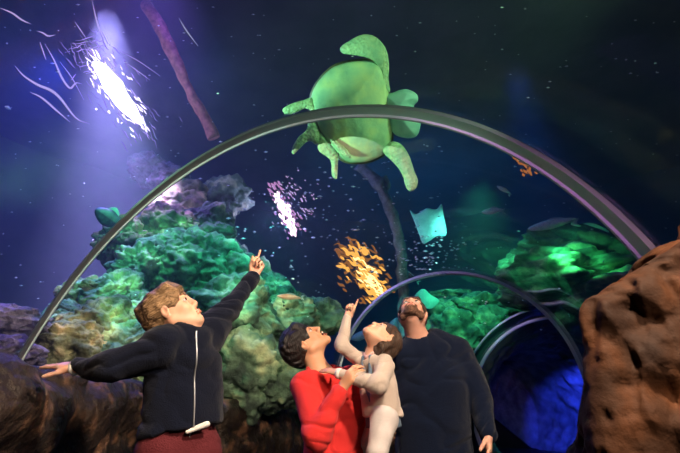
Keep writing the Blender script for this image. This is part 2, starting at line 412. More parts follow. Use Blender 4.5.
tag(mesh_obj('floor_tank', gv, gf, M['tank']), 'dark bed of the fish tank', 'floor', None, 'structure')

# boulders and rockwork
def rock(px, py, dist, rpx, mat, label, seed, sq=(1, 1, .8), sub=5, group='rockwork on the tank bed', amp=.34, name='boulder', lay=0):
    bm = bmesh.new(); bmesh.ops.create_icosphere(bm, subdivisions=sub, radius=1)
    r = rpx*dist/F; off = Vector((seed*3.7, seed*1.3, seed*7.1)); c_ = atd(px, py, dist)
    for v in bm.verts:
        n_ = v.co.normalized(); q = n_*1.3+off
        d = noise.fractal(q, 1, 2.1, 4)*amp+noise.fractal(n_*4+off, 1, 2, 4)*amp*.3+(.12-abs(noise.noise(n_*9+off)))*amp*.22
        d -= max(0, .22-abs(noise.noise(n_*2.6+off)))*amp*1.1
        p = n_*(1+d); p = Vector((p.x*sq[0], p.y*sq[1], p.z*sq[2]))
        if lay: p += n_*math.sin(p.z*lay+noise.noise(n_*2+off)*3)*.045
        v.co = p*r
    me = bpy.data.meshes.new(name); bm.to_mesh(me); bm.free(); me.materials.append(mat); me.polygons.foreach_set('use_smooth', [True]*len(me.polygons))
    o = bpy.data.objects.new(name, me); C.objects.link(o); o.location = c_; o.rotation_euler = (0, 0, seed*.7)
    z = [ (o.rotation_euler.to_matrix()@v.co).z for v in me.vertices]; 
    return tag(o, label, 'rock', group)
G, K, PU = M['rock'], M['rock2'], M['rockp']
LR = [  # px, py, distance, radius in px, material
 (78, 352, 4.3, 26, K, 'ochre and green boulder just above the resting hand of the boy'),
 (104, 333, 4.6, 27, K, 'orange tinted boulder to the left of the boy, above his sleeve'),
 (68, 326, 4.9, 20, G, 'small mossy boulder beside the foot of the large arch'),
 (128, 352, 4.4, 26, G, 'green boulder low behind the boy\'s outstretched arm'),
 (150, 322, 5.0, 27, G, 'bright green boulder right behind the back of the boy\'s head'),
 (112, 300, 5.2, 24, G, 'green boulder touching the arch below the small dark fish'),
 (84, 300, 5.3, 18, K, 'small ochre boulder tight against the left of the arch'),
 (146, 275, 5.6, 28, G, 'pale topped green boulder high above the boy\'s hair'),
 (128, 243, 6.1, 22, K, 'brownish boulder at the upper left end of the ridge'),
 (168, 237, 6.2, 28, K, 'tan crested boulder along the top of the ridge'),
 (205, 230, 6.4, 25, G, 'light green boulder on the ridge left of the white glare'),
 (190, 262, 5.7, 33, G, 'large green boulder between the ridge and the boy\'s face'),
 (222, 275, 5.9, 30, G, 'dull green boulder behind the boy\'s raised sleeve'),
 (232, 315, 5.2, 36, G, 'large green boulder below the boy\'s raised arm'),
 (262, 300, 5.9, 28, G, 'smooth green boulder below the boy\'s pointing hand'),
 (282, 318, 6.0, 30, G, 'wide green boulder above the black hair of the woman in red'),
 (248, 362, 5.0, 34, G, 'dark green boulder between the boy\'s back and the woman'),
 (283, 378, 5.2, 30, G, 'low green boulder just left of the woman\'s shoulder'),
 (238, 395, 5.0, 26, G, 'lowest green boulder behind the parapet beside the boy\'s jacket'),
 (318, 320, 6.6, 22, G, 'shaded green boulder to the right of the woman\'s face'),
 (214, 345, 5.1, 26, G, 'green boulder beside the boy\'s chest zip'),
 (185, 208, 7.2, 24, K, 'hazy rock above the ridge with a pinkish top'),
 (222, 200, 7.4, 22, G, 'hazy bluish rock under the curve of the arch'),
 (170, 180, 8.0, 15, PU, 'small pale purple rock straddling the arch in the haze'),
 (150, 170, 8.4, 15, PU, 'pinkish purple rock outside the arch in the haze'),
]
for i, (px, py, d, r, m, lb) in enumerate(LR):
    rock(px, py, d, r*1.18, m, lb, i+1, (1, 1, .82), 6 if i < 16 else 5)
rock(6, 322, 4.2, 20, PU, 'purple lumpy rock at the far left edge above the parapet', 41, (1.3, 1, .6))
rock(14, 352, 3.9, 20, PU, 'lower purple rock at the far left edge touching the parapet', 47, (1.3, 1, .6))
rock(89, 285, 4.8, 7, K, 'tiny brown coral lump outside the arch below the dark fish', 42, (1, 1, .6), 4)
# long sloping bank behind the left boulders
rock(215, 330, 8.2, 120, G, 'big dark sloping rock bank behind all the left boulders', 43, (1.1, .5, .75), 6, None, .25, 'rock_bank')
RRk = [(560, 282, 9.5, 52, (1.5, 1, .34), G, 'long layered green ledge at right under the dark cave', 18),
 (625, 292, 9.0, 40, (1.5, 1, .34), G, 'far right end of the layered green ledge', 18),
 (516, 268, 9.2, 15, (1, 1, .8), G, 'bright green knob at the left end of the layered ledge', 0),
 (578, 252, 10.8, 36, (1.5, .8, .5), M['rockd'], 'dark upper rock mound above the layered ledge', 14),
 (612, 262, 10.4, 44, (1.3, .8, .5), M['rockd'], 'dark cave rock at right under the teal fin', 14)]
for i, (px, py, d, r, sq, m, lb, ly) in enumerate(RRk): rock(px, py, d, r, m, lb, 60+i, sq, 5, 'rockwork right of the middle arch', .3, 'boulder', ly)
CR = [(440, 318, 11.5, 20, (1.1, 1, .75), 'green coral lump directly right of the man\'s head'), (462, 334, 11.2, 26, (1.1, 1, .8), 'green coral lump above the man\'s right hand shoulder'),
 (478, 309, 11.8, 20, (1.4, 1, .55), 'flat green coral shelf under the middle arch'), (503, 306, 12, 17, (1.3, 1, .6), 'pale speckled coral lump beside the passage rim'),
 (488, 333, 11.4, 20, (1, 1, 1), 'green coral lump touching the passage rim'), (452, 297, 12.2, 16, (1.5, 1, .35), 'thin green coral ledge topmost beside the man\'s head'), (425, 332, 12, 17, (1, 1, .8), 'shaded coral lump behind the man\'s hair')]
for i, (px, py, d, r, sq, lb) in enumerate(CR): rock(px, py, d, r*1.15, G, lb, 80+i, sq, 5, 'coral lumps under the middle arch', .42, 'coral_rock')

def tube_mesh(pts, radii, n=12, cap=True):
    V = []; Fc = []; pts = [Vector(p) for p in pts]
    up = Vector((.13, .21, .97))
    for i, p in enumerate(pts):
        T = (pts[min(i+1, len(pts)-1)]-pts[max(i-1, 0)]).normalized(); A = T.cross(up).normalized(); B = T.cross(A)
        for k in range(n):
            a = 2*PI*k/n; V.append(p+(A*math.cos(a)+B*math.sin(a))*radii[i])
    for i in range(len(pts)-1):
        for k in range(n): Fc.append((i*n+k, i*n+(k+1) % n, (i+1)*n+(k+1) % n, (i+1)*n+k))
    if cap: Fc.append(tuple(range(n))[::-1]); Fc.append(tuple((len(pts)-1)*n+k for k in range(n)))
    return V, Fc
def log(path, d, r, mat, label, name, seed):
    P = catmull([tuple(atd(px, py, dd)) for (px, py, dd) in path], 14); R = []
    for i, p in enumerate(P): R.append(r*(1+.25*noise.noise(Vector(p)*3+Vector((seed, 0, 0)))))
    V, Fc = tube_mesh([tuple(p) for p in P], R, 16)
    V = [Vector(v)+Vector((noise.noise(Vector(v)*6), noise.noise(Vector(v)*6+Vector((9, 0, 0))), 0))*r*.35 for v in V]
    o = mesh_obj(name, V, Fc, mat); tag(o, label, 'branch' if name == 'sunken_branch' else 'post'); return recenter(o)
log([(146, 4, 7.6), (156, 20, 7.4), (172, 52, 7.2), (190, 92, 7), (205, 118, 6.9), (214, 138, 6.8)], 7, .085, M['wood'], 'reddish brown sunken branch slanting through the blue water at upper left', 'sunken_branch', 1)
log([(358, 165, 8.5), (378, 184, 8.5), (392, 215, 8.7), (400, 245, 8.8), (403, 285, 9), (404, 320, 9), (404, 420, 9)], 8, .12, M['post'], 'pale teal bent post rising behind the turtle in deep water', 'bent_post', 2)
log([(384, 176, 8.6), (388, 186, 8.6), (384, 196, 8.6)], 8, .05, M['post'], 'short teal stub at the bend below the turtle', 'post_stub', 3)
# ================================================================== ANIMALS IN THE WATER
def poly_sdf(P, U, W):
    P = np.array(P, float); d = np.full(U.shape, 1e9); ins = np.zeros(U.shape, bool)
    for i in range(len(P)):
        a, b = P[i], P[i-1]; e = b-a; wx, wy = U-a[0], W-a[1]; t = np.clip((wx*e[0]+wy*e[1])/(e@e), 0, 1)
        d = np.minimum(d, (wx-e[0]*t)**2+(wy-e[1]*t)**2)
        c1 = (a[1] > W) != (b[1] > W); xs = a[0]+(W-a[1])*(b[0]-a[0])/(b[1]-a[1] if b[1] != a[1] else 1e-9)
        ins ^= c1 & (U < xs)
    return np.where(ins, -1, 1)*np.sqrt(d)
def smooth_poly(P, n=5):
    P = [tuple(p)+(0,) for p in P]; Q = P[-1:]+P+P[:2]; out = []
    for i in range(1, len(Q)-2):
        a, b, c_, d = [np.array(q, float) for q in Q[i-1:i+3]]
        for k in range(n):
            t = k/n; out.append(.5*((2*b)+(c_-a)*t+(2*a-5*b+4*c_-d)*t*t+(3*b-a-3*c_+d)*t**3)[:2])
    return out
def slab(name, outline, dist, thick, mat, parent=None, bend=None, h=None, round_=.5, axis=None, ctr=None, dz=0):
    """solid animal part from its outline (pixels at one distance): full thickness in the middle, thin at the edge"""
    O = np.array(outline, float); c_ = O.mean(0) if ctr is None else np.array(ctr, float); o_ = atd(c_[0], c_[1], dist)
    vz = ray(c_[0], c_[1]).normalized(); vx = vz.cross(Vector((0, 0, 1))).normalized(); vy = vx.cross(vz)
    S = dist/F*math.cos(math.atan(math.hypot(c_[0]-340, c_[1]-226.5)/F))
    P = (O-c_)*S*np.array([1, -1]); P = np.array(smooth_poly(P)); ext = P.max(0)-P.min(0); h = h or max(ext)/70
    lo = P.min(0)-3*h; hi = P.max(0)+3*h; bd = thick+ (abs(bend[0])+abs(bend[1])+abs(bend[2]) if bend else 0)*1.2
    f = Field((lo[0], lo[1], -bd-4*h), (hi[0], hi[1], bd+4*h), h)
    X, Y, Z = [f.lo[k]+f.h*np.arange(f.n[k]) for k in range(3)]
    U, W = np.meshgrid(X, Y, indexing='ij'); d = poly_sdf(P, U, W); m = max(-d.min(), 1e-3)
    t = np.where(d < 0, thick*np.sqrt(np.clip(1-(1+d/m)**2, 0, 1))*(1-round_)+thick*round_*np.clip(-d/m, 0, 1)**.5, 0)
    b = 0
    if bend:
        un = U/(ext[0]/2); wn = W/(ext[1]/2); b = bend[0]*un+bend[1]*(np.abs(un)**1.5)+bend[2]*np.sin(un*3+wn*2)
    b = b+0*U
    f.F = (np.maximum(np.abs(Z[None, None]-b[:, :, None])-np.maximum(t, .25*h)[:, :, None], d[:, :, None])).astype(np.float32)
    V, Q = f.mesh(); A = np.array([vx, vy, vz]); Wd = V@A+np.array(o_)+np.array(vz)*dz
    return mesh_obj(name, Wd, Q, mat, parent)
def turtle():
    D = 3.75
    t = empty('sea_turtle', atd(353, 116, D), 'large pale green sea turtle swimming overhead, seen from below behind the metal arch', 'turtle')
    body = [(318, 84), (335, 69), (360, 64), (378, 67), (386, 80), (389, 100), (392, 125), (391, 143), (383, 155), (365, 162), (345, 161), (333, 152), (322, 137), (314, 118), (311, 100)]
    slab('carapace', [(x*1.04-14, y*1.04-4.6) for x, y in body], D+.12, .17, M['shell'], t, ctr=(352, 113))
    b = slab('plastron', body, D, .14, M['turtle'], t, (0, 0, .006), ctr=(352, 113), h=.008, round_=.35)
    slab('front_flipper', [(389, 92), (377, 86), (379, 70), (372, 60), (358, 55), (343, 52), (341, 46), (352, 40), (364, 36), (376, 39), (386, 50), (389, 66), (388, 80)], D-.02, .045, M['turtle2'], t, (0, .03, .01), h=.006)
    slab('front_flipper', [(384, 150), (388, 143), (396, 141), (404, 146), (410, 157), (414, 172), (417, 182), (414, 190), (408, 192), (404, 186), (402, 176), (397, 166), (390, 158)], D-.05, .05, M['turtle2'], t, (0, .03, .01), h=.006)
    slab('rear_flipper', [(318, 112), (306, 108), (296, 113), (286, 115), (283, 110), (292, 104), (303, 100), (312, 98)], D-.02, .035, M['turtle2'], t, h=.006)
    slab('rear_flipper', [(314, 118), (322, 138), (318, 145), (309, 141), (300, 149), (294, 155), (292, 150), (298, 138), (306, 130), (308, 120)], D-.02, .035, M['turtle2'], t, h=.006)
    slab('rear_flipper', [(320, 132), (334, 146), (338, 154), (338, 168), (337, 179), (332, 175), (330, 160), (318, 150)], D-.03, .03, M['turtle2'], t, h=.006)
    slab('tail', [(330, 140), (338, 143), (348, 151), (351, 158), (342, 155)], D-.12, .03, M['turtle2'], t, h=.005)
    hd = slab('head', [(386, 97), (397, 91), (408, 90), (417, 95), (419, 102), (414, 108), (420, 116), (419, 128), (414, 137), (402, 137), (390, 128)], D+.02, .12, M['raym'], t, h=.007)
turtle()
def ray_fish(out, D, label, th=.03, tail=None, bend=(.02, .05, 0)):
    e = empty('stingray', atd(*np.array(out, float).mean(0), D), label, 'ray', 'pale rays in the dark water')
    slab('ray_body', out, D, th, M['raym'], e, bend)
    if tail:
        P = catmull([tuple(atd(x, y, D)) for x, y in tail], 8); n = len(P)
        V, Fc = tube_mesh([tuple(p) for p in P], [.022*(1-i/n)+.003 for i in range(n)], 8); mesh_obj('tail', V, Fc, M['raym'], e)
ray_fish([(411, 208), (417, 213), (428, 208), (437, 210), (443, 205), (444, 216), (445, 236), (435, 237), (428, 241), (421, 243), (418, 233), (415, 222)], 7, 'pale teal ray with square wings gliding below the turtle', .06)
ray_fish([(414, 298), (419, 291), (425, 289), (431, 295), (439, 301), (434, 307), (428, 309), (420, 305)], 10, 'teal ray half hidden behind the top of the man\'s head', .05)
ray_fish([(384, 330), (388, 325), (393, 320), (398, 318), (400, 325), (398, 334), (390, 338)], 10, 'teal ray between the girl\'s head and the man\'s head', .05)
ray_fish([(350, 339), (355, 334), (362, 331), (368, 331), (366, 337), (359, 341)], 10, 'faint teal ray left of the girl\'s forehead', .05)
def fish(px, py, D, L, ang, mat, label, hgt=.3, group='small fish in the tank'):
    c_, s_ = math.cos(ang), math.sin(ang)
    def R(P): return [(px+(x*c_-y*s_)*L, py+(x*s_+y*c_)*L) for x, y in P]
    e = empty('fish', atd(px, py, D), label, 'fish', group)
    h = hgt
    slab('fish_body', R([(-.5, 0), (-.38, -.3*h), (-.1, -.5*h), (.2, -.35*h), (.42, -.1*h), (.42, .1*h), (.2, .35*h), (-.1, .5*h), (-.38, .3*h)]), D, L*D/F*h*.28, mat, e)
    slab('tail_fin', R([(.38, 0), (.5, -.42*h), (.56, -.4*h), (.5, 0), (.56, .4*h), (.5, .42*h)]), D, .008, M['fin'], e)
    slab('dorsal_fin', R([(-.15, -.45*h), (0, -.72*h), (.2, -.5*h), (.15, -.3*h)]), D, .006, M['fin'], e)
fish(110, 219, 5.5, 32, .45, M['fishd'], 'dark green fish touching the large arch at left', .55)
fish(493, 211, 8, 22, .03, M['fish'], 'small pale silver fish under the right half of the arch')
fish(553, 224, 8.5, 48, -.05, M['fish'], 'slender pale green fish above the right rock mound', .2)
fish(588, 236, 9.3, 74, .45, M['fishd'], 'long teal dark fish slanting down beside the right end of the arch', .28)
fish(504, 190, 9, 16, .7, M['fish'], 'tiny pale fish below the orange glow at right', .25)
fish(290, 297, 4.6, 26, .06, M['fisho'], 'slim orange fish right of the boy\'s pointing hand', .22)
fish(8, 108, 6, 6, .1, M['fish'], 'tiny white fish at the far left edge', .5)
fish(408, 275, 9.5, 26, .6, M['fishd'], 'shaded fish above the man\'s face beside the bent post', .2)

# suspended particles (too many to count)
def specks(n, seed, label):
    rr = random.Random(seed); V = []; Fc = []
    for i in range(n):
        if i < n*.55: px, py, D, s = rr.uniform(0, 680), rr.uniform(0, 330), rr.uniform(3.6, 9), rr.uniform(.0008, .002)
        elif i < n*.8: px, py, D, s = rr.gauss(320, 55), rr.gauss(215, 35), rr.uniform(5, 8), rr.uniform(.0012, .003)
        else: px, py, D, s = rr.gauss(430, 25), rr.gauss(255, 12), rr.uniform(6, 8), rr.uniform(.0012, .0028)
        c_ = atd(px, py, D); s = s*D/F*430*.9; b = len(V)
        ex = 1+rr.random()*1.8
        for v in ((ex, 0, 0), (-ex, 0, 0), (0, 1, 0), (0, -1, 0), (0, 0, 1), (0, 0, -1)): V.append(c_+Vector(v)*s)
        for f_ in ((0, 2, 4), (2, 1, 4), (1, 3, 4), (3, 0, 4), (2, 0, 5), (1, 2, 5), (3, 1, 5), (0, 3, 5)): Fc.append(tuple(b+k for k in f_))
    tag(mesh_obj('floating_specks', V, Fc, M['speck']), label, 'particles', None, 'stuff')
specks(620, 3, 'tiny pale specks and bubbles drifting through the tank water')

# ================================================================== LAMP GLARE ON THE RIPPLED WATER, DRAWN AS GLOWING STROKES
def glare(name, px, py, D, strokes, mat, label, parent_shape=None):  # emissive strokes stand in for lamp reflections and glints on the ripples
    e = empty(name, atd(px, py, D), label, 'lamp')
    V = []; Fc = []
    for (P, r) in strokes:
        Q = catmull([tuple(atd(x, y, D)) for x, y in P], 6); n = len(Q)
        R = [max(.002, r*D/F*math.sin(PI*(i+.6)/(n+.2))) for i in range(n)]
        v, f_ = tube_mesh([tuple(q) for q in Q], R, 7); b = len(V); V += v; Fc += [tuple(b+k for k in t) for t in f_]
    (tag(mesh_obj('ripple_light', V, Fc, mat, e), kind='stuff') if len(strokes) > 1 else mesh_obj('light_streak', V, Fc, mat, e)); return e
rr = random.Random(11)
def ripples(cx, cy, dx, dy, wid, n, length, r, ang, jitter=.6, ct=(0, 1)):
    out = []
    for i in range(n):
        t = rr.uniform(-1, 1); u = rr.gauss(0, .42); L = math.hypot(dx, dy); wd = wid*(1-.35*abs(t))
        x = cx+dx*t-dy/L*u*wd; y = cy+dy*t+dx/L*u*wd
        l = length*rr.uniform(.4, 1.2)*(1-.5*abs(u)); a = ang+rr.gauss(0, .22)
        ddx, ddy = math.cos(a)*l, math.sin(a)*l; k = rr.uniform(-jitter, jitter)*l*.4
        out.append(([(x-ddx, y-ddy), (x-ddx*.3, y-ddy*.3+k), (x+ddx*.4, y+ddy*.4-k*.6), (x+ddx, y+ddy)], r*rr.uniform(.5, 1.25)))
    return out
oe = glare('orange_lamp_glare', 366, 272, 8.2, ripples(364, 271, 15, 24, 23, 70, 8, 1.5, .55, 1.0), emis('orange_glare', (1, .46, .09), 1.25), 'orange lamp glare broken into ripples above the girl\'s pointing finger')
def more(e, D, strokes, mat):  # adds further self-glowing glare strokes to e
    V = []; Fc = []
    for (P, r) in strokes:
        Q = catmull([tuple(atd(x, y, D)) for x, y in P], 6); n = len(Q); R = [max(.002, r*D/F*math.sin(PI*(i+.6)/(n+.2))) for i in range(n)]
        v, f_ = tube_mesh([tuple(q) for q in Q], R, 7); b = len(V); V += v; Fc += [tuple(b+k for k in t) for t in f_]
    (tag(mesh_obj('ripple_light', V, Fc, mat, e), kind='stuff') if len(strokes) > 1 else mesh_obj('light_streak', V, Fc, mat, e))
more(oe, 8.25, ripples(363, 270, 17, 27, 30, 90, 8, 1.2, .55, 1.2), emis('orange_glare_dim', (.8, .30, .08), .38))
more(oe, 8.1, ripples(370, 276, 12, 20, 13, 26, 6, 1.0, .5, 1.0), emis('orange_glare_core', (1, .68, .28), 2.3))
we = glare('white_lamp_glare', 284, 210, 7.6, ripples(285, 214, 9, 20, 9, 70, 4.5, 1.3, .95, 1.0), emis('white_glare', (1, .70, .88), 2.6), 'white and pink lamp glare broken into ripples left of the turtle\'s flipper')
more(we, 7.65, ripples(285, 208, 13, 26, 20, 80, 3.5, .9, .9), emis('pink_glare', (.75, .35, .75), .7))
more(we, 7.6, ripples(296, 200, 14, 20, 26, 60, 2.4, .55, .8), emis('lilac_glare', (.7, .5, .9), .8))
glare('amber_lamp_glare', 524, 166, 9, ripples(524, 166, 9, 11, 9, 16, 3.5, 1.1, .9), emis('amber_glare', (1, .33, .08), .42), 'dim amber lamp glow below the right half of the arch')
vl = glare('violet_tank_lamp', 120, 92, 6.5, ripples(118, 92, 30, 42, 26, 60, 8, .35, .95)+ripples(95, 60, 12, 20, 24, 40, 9, .25, -.35), emis('violet_ripple', (.55, .40, 1), .9), 'blinding white violet lamp shining through the water at upper left')
def lampcore():
    V, Fc = [], []
    P = [tuple(atd(x, y, 6.5)) for x, y in [(93, 62), (102, 70), (112, 84), (122, 100), (132, 112), (142, 124)]]; Q = catmull(P, 6); n = len(Q)
    R = [(.7+7.8*math.sin(PI*min(1, (i+.5)/n))**.8)*6.5/F*(.85+.25*noise.noise(Vector(Q[i])*9)) for i in range(n)]
    v, f_ = tube_mesh([tuple(q) for q in Q], R, 18)
    mesh_obj('lamp_core', v, f_, emis('violet_core', (.93, .88, 1), 9), vl)
lampcore()
more(vl, 6.5, ripples(119, 93, 27, 38, 22, 90, 6, .7, .95, .8), emis('violet_bright', (.80, .70, 1), 2.2))
more(vl, 6.55, ripples(116, 90, 36, 52, 40, 70, 10, .4, 1.0, .8), emis('violet_soft', (.50, .35, 1), .5))
strands = [([(0, 8), (12, 13), (22, 20), (31, 24)], .7), ([(37, 31), (43, 33), (48, 36), (55, 35)], .6), ([(45, 44), (54, 60), (62, 78), (70, 88), (76, 83), (82, 84)], .8),
           ([(15, 66), (24, 76), (38, 85), (50, 90), (60, 98), (76, 118), (90, 124)], 1.1), ([(30, 92), (42, 98), (56, 110), (70, 122)], .8), ([(92, 0), (96, 18), (101, 34), (104, 46)], .6), ([(100, 28), (108, 44)], .4), ([(60, 62), (72, 78), (84, 100)], .35), ([(118, 50), (140, 62), (160, 76)], .3), ([(125, 62), (150, 80)], .3), ([(75, 22), (86, 38)], .35), ([(40, 42), (46, 60)], .4)]
se = empty('light_streaks', atd(60, 60, 6.3), 'thin bright violet light streaks on the water left of the blinding lamp', 'light')  # streaks of reflected light modelled as thin glowing tubes
sm = emis('streaks', (.62, .50, .95), .75)
for st in strands: more(se, 6.3, [st], sm)
glare('light_dash', 190, 30, 5, [([(179, 18), (186, 30), (198, 46)], .55)], emis('dash', (.6, .65, .9), .55), 'short straight white streak right of the sunken branch')

# ================================================================== THE FAMILY
def A3(v): return np.array(v, float)
def frame(fwd, up):
    Y = nrm(fwd); Z = A3(up)-Y*(A3(up)@Y); Z = nrm(Z); X = np.cross(Y, Z); return np.stack([X, Y, Z], 1)
def blob(name, prims, mat, parent, h=.002, k=.004, wobble=0):
    """small mesh from tapered capsules (a, b, ra, rb) or ellipsoids (c, r, R)"""
    lo = []; hi = []
    for p in prims:
        if len(p) == 4: m = max(p[2], p[3]); lo += [A3(p[0])-m, A3(p[1])-m]; hi += [A3(p[0])+m, A3(p[1])+m]
        else: m = max(p[1]); lo.append(A3(p[0])-m); hi.append(A3(p[0])+m)
    f = Field(np.min(lo, 0)-.01, np.max(hi, 0)+.01, h)
    for p in prims:
        if len(p) == 4: f.cone(p[0], p[1], p[2], p[3], k)
        else: f.ell(p[0], p[1], p[2], k)
    V, Q = f.mesh(); return mesh_obj(name, V, Q, mat, parent)
class Person:
    def __init__(s, loc, label, body_h=.004):
        s.e = empty('person', loc, label, 'person'); s.h = body_h; s.pr = []; s.top = []; s.bot = []
    def head(s, c, fwd, up, sc_, kid=0, beard=False, open_=0.):
        s.hc = A3(c); s.R = frame(fwd, up); s.s = sc_; R = s.R; T = lambda x, y, z: s.hc+R@A3((x, y, z))*sc_; s.T = T
        q = s.pr; k = .016
        q.append(('e', T(0, -.018, .035), A3((.073, .092, .085))*sc_, R, k))
        q.append(('e', T(0, .03, -.03), A3((.060, .058, .080))*sc_, R, .03))
        for g in (-1, 1):
            q.append(('c', T(g*.052, -.005, -.05), T(g*.012, .072, -.098), .024*sc_, .019*sc_, .025))
            q.append(('e', T(g*.034, .060, -.028), A3((.024, .022, .026))*sc_, R, .02))
            q.append(('c', T(g*.012, .083, .026), T(g*.045, .070, .022), .010*sc_, .009*sc_, .012))
            q.append(('c', T(g*.009, .098, -.036), T(g*.011, .092, -.036), .0085*sc_, .0085*sc_, .006))
        q.append(('c', T(0, .088, .018), T(0, .110-.004*kid, -.028+.002*kid), .0085*sc_, (.0120-.0015*kid)*sc_, .012))
        q.append(('e', T(0, .076, -.062), A3((.026, .020, .022))*sc_, R, .015))
        q.append(('e', T(0, .080, -.102), A3((.022, .018, .017))*sc_, R, .018))
        for g in (-1, 1): q.append(('se', T(g*.031, .094, .006), A3((.016, .014, .011))*sc_, R, .010))
        q.append(('c', T(-.018, .096, -.072), T(.018, .096, -.072), .006*sc_, .006*sc_, .005))
        q.append(('c', T(-.014, .098, -.060), T(.014, .098, -.060), .005*sc_, .005*sc_, .004))
        for g in (-1, 1):
            ER = R@frame((.0, 1, -.25), (g*.25, .2, 1))
            q.append(('e', T(g*.079, -.008, -.002), A3((.009, .019, .031))*sc_, ER, .006))
            q.append(('se', T(g*.089, -.004, .002), A3((.006, .010, .018))*sc_, ER, .004))
    def neck(s, base, r):
        s.nb = A3(base); s.pr.append(('c', s.T(0, -.028, -.045), s.nb, r*1.0, r*1.12, .03)); s.pr.append(('c', s.T(0, .02, -.075), s.nb*.7+s.T(0, 0, -.07)*.3, r*.55, r*.6, .03)); s.nr = r
    def hand(s, wr, Yd, Zd, side, sc_, curls, spread=.06, thumb=(.75, .35, 0)):
        """side +1 left hand, -1 right hand; Zd is the back of the hand; curls per finger, index first"""
        Y = nrm(Yd); Z = nrm(A3(Zd)-Y*(A3(Zd)@Y)); X = np.cross(Y, Z)*side; w = A3(wr); q = s.pr
        P = lambda x, y, z=0: w+(X*x+Y*y+Z*z)*sc_
        xs = (.028, .009, -.010, -.028); ys = (.088, .092, .087, .077); L = ((.044, .026, .021), (.048, .030, .022), (.045, .028, .021), (.035, .021, .018))
        q.append(('c', P(0, -.03), P(0, .012), .024*sc_, .025*sc_, .015, Z, .72))
        q.append(('c', P(.004, .025), P(0, .068), .033*sc_, .037*sc_, .012, Z, .42))
        for i in range(4):
            q.append(('c', P(xs[i]*.5, .02), P(xs[i], ys[i]), .012*sc_, .0098*sc_, .012))
            a = 0; p = P(xs[i], ys[i]); r = (.0092, .0084, .0076, .0068); sp = xs[i]/.03*spread
            for j in range(3):
                a += curls[i][j]; d = (Y*math.cos(a)-Z*math.sin(a))*math.cos(sp)+X*math.sin(sp); p2 = p+d*L[i][j]*sc_
                q.append(('c', p, p2, r[j]*sc_*(.92 if i == 3 else 1), r[j+1]*sc_*(.92 if i == 3 else 1), .004)); p = p2
        t0 = P(.020, .020, -.006); d = X*math.sin(thumb[0])+Y*math.cos(thumb[0])-Z*thumb[2]; t1 = t0+nrm(d)*.042*sc_
        a = thumb[0]-thumb[1]; d2 = nrm(X*math.sin(a)+Y*math.cos(a)-Z*thumb[2]); t2 = t1+d2*.032*sc_; t3 = t2+d2*.024*sc_
        q.append(('c', t0, t1, .016*sc_, .012*sc_, .014)); q.append(('c', t1, t2, .011*sc_, .0098*sc_, .004)); q.append(('c', t2, t3, .0098*sc_, .0078*sc_, .003))
    def build(s, mat):
        pts = []
        for p in s.pr:
            if p[0] == 'c': m = max(p[3], p[4]); pts += [p[1]-m, p[1]+m, p[2]-m, p[2]+m]
            elif p[0] == 'e': m = max(p[2]); pts += [p[1]-m, p[1]+m]
        f = Field(np.min(pts, 0)-.012, np.max(pts, 0)+.012, s.h)
        s.run(f, s.pr); V, Q = f.mesh(); return mesh_obj('body', V, Q, mat, s.e)
    def run(s, f, prims, inf=0):
        for p in prims:
            if p[0] == 'c': f.cone(p[1], p[2], p[3]+inf, p[4]+inf, p[5], *(p[6:8] if len(p) > 6 else ()))
            elif p[0] == 'sc': f.cone(p[1], p[2], p[3], p[4], p[5], op='sub')
            elif p[0] == 'e': f.ell(p[1], p[2]+inf, p[3], p[4])
            elif p[0] == 'se': f.ell(p[1], p[2], p[3], p[4], 'sub')
            elif p[0] == 'pl': f.plane(p[1], p[2], *(p[3:] if len(p) > 3 else ()))
    def cloth(s, name, prims, mat, h=.006, wobble=(.006, 22), seed=1, parent=None, fold=0):
        pts = []
        for p in prims:
            if p[0] == 'c': m = max(p[3], p[4]); pts += [p[1]-m, p[1]+m, p[2]-m, p[2]+m]
            elif p[0] == 'e': m = max(p[2]); pts += [p[1]-m, p[1]+m]
        f = Field(np.min(pts, 0)-.02, np.max(pts, 0)+.02, h); s.run(f, prims); V, Q = f.mesh()
        if wobble: V = wob(V, wobble[0]*(.6 if fold else 1), wobble[1], seed)
        o = mesh_obj(name, V, Q, mat, parent or s.e)
        if fold: folds(o, fold*.8, 6, seed)
        return o
    def face(s, iris, brow, lips=True, browz=.03, closed=False):
        T, R, c = s.T, s.R, s.s
        for g in (-1, 1):
            e = blob('eye', [(T(g*.031, .0765, .006), A3((.0115, .0115, .0115))*c, R)], M['eyew'], s.e, .0015)
            blob('iris', [(T(g*.031, .0868, .007), A3((.0078, .0038, .0074))*c, R)], iris, e, .001)
            blob('eyelid', [(T(g*.018, .086, .012), T(g*.031, .0905, .0165), .0022*c, .0028*c), (T(g*.031, .0905, .0165), T(g*.045, .082, .010), .0028*c, .002*c)], M['iris'] if closed else s.skin, s.e, .0015)
            blob('eyebrow', [(T(g*.015, .0935, browz), T(g*.033, .0905, browz+.006), .0045*c, .004*c), (T(g*.033, .0905, browz+.006), T(g*.050, .078, browz), .004*c, .0022*c)], brow, s.e, .0015)
        if lips:
            blob('lips', [(T(-.020, .0945, -.071), T(0, .1015, -.0735), .0035*c, .0062*c), (T(0, .1015, -.0735), T(.020, .0945, -.071), .0062*c, .0035*c),
                          (T(-.020, .0945, -.068), T(0, .1025, -.0625), .003*c, .005*c), (T(0, .1025, -.0625), T(.020, .0945, -.068), .005*c, .003*c)], M['lips'], s.e, .0015, .002)
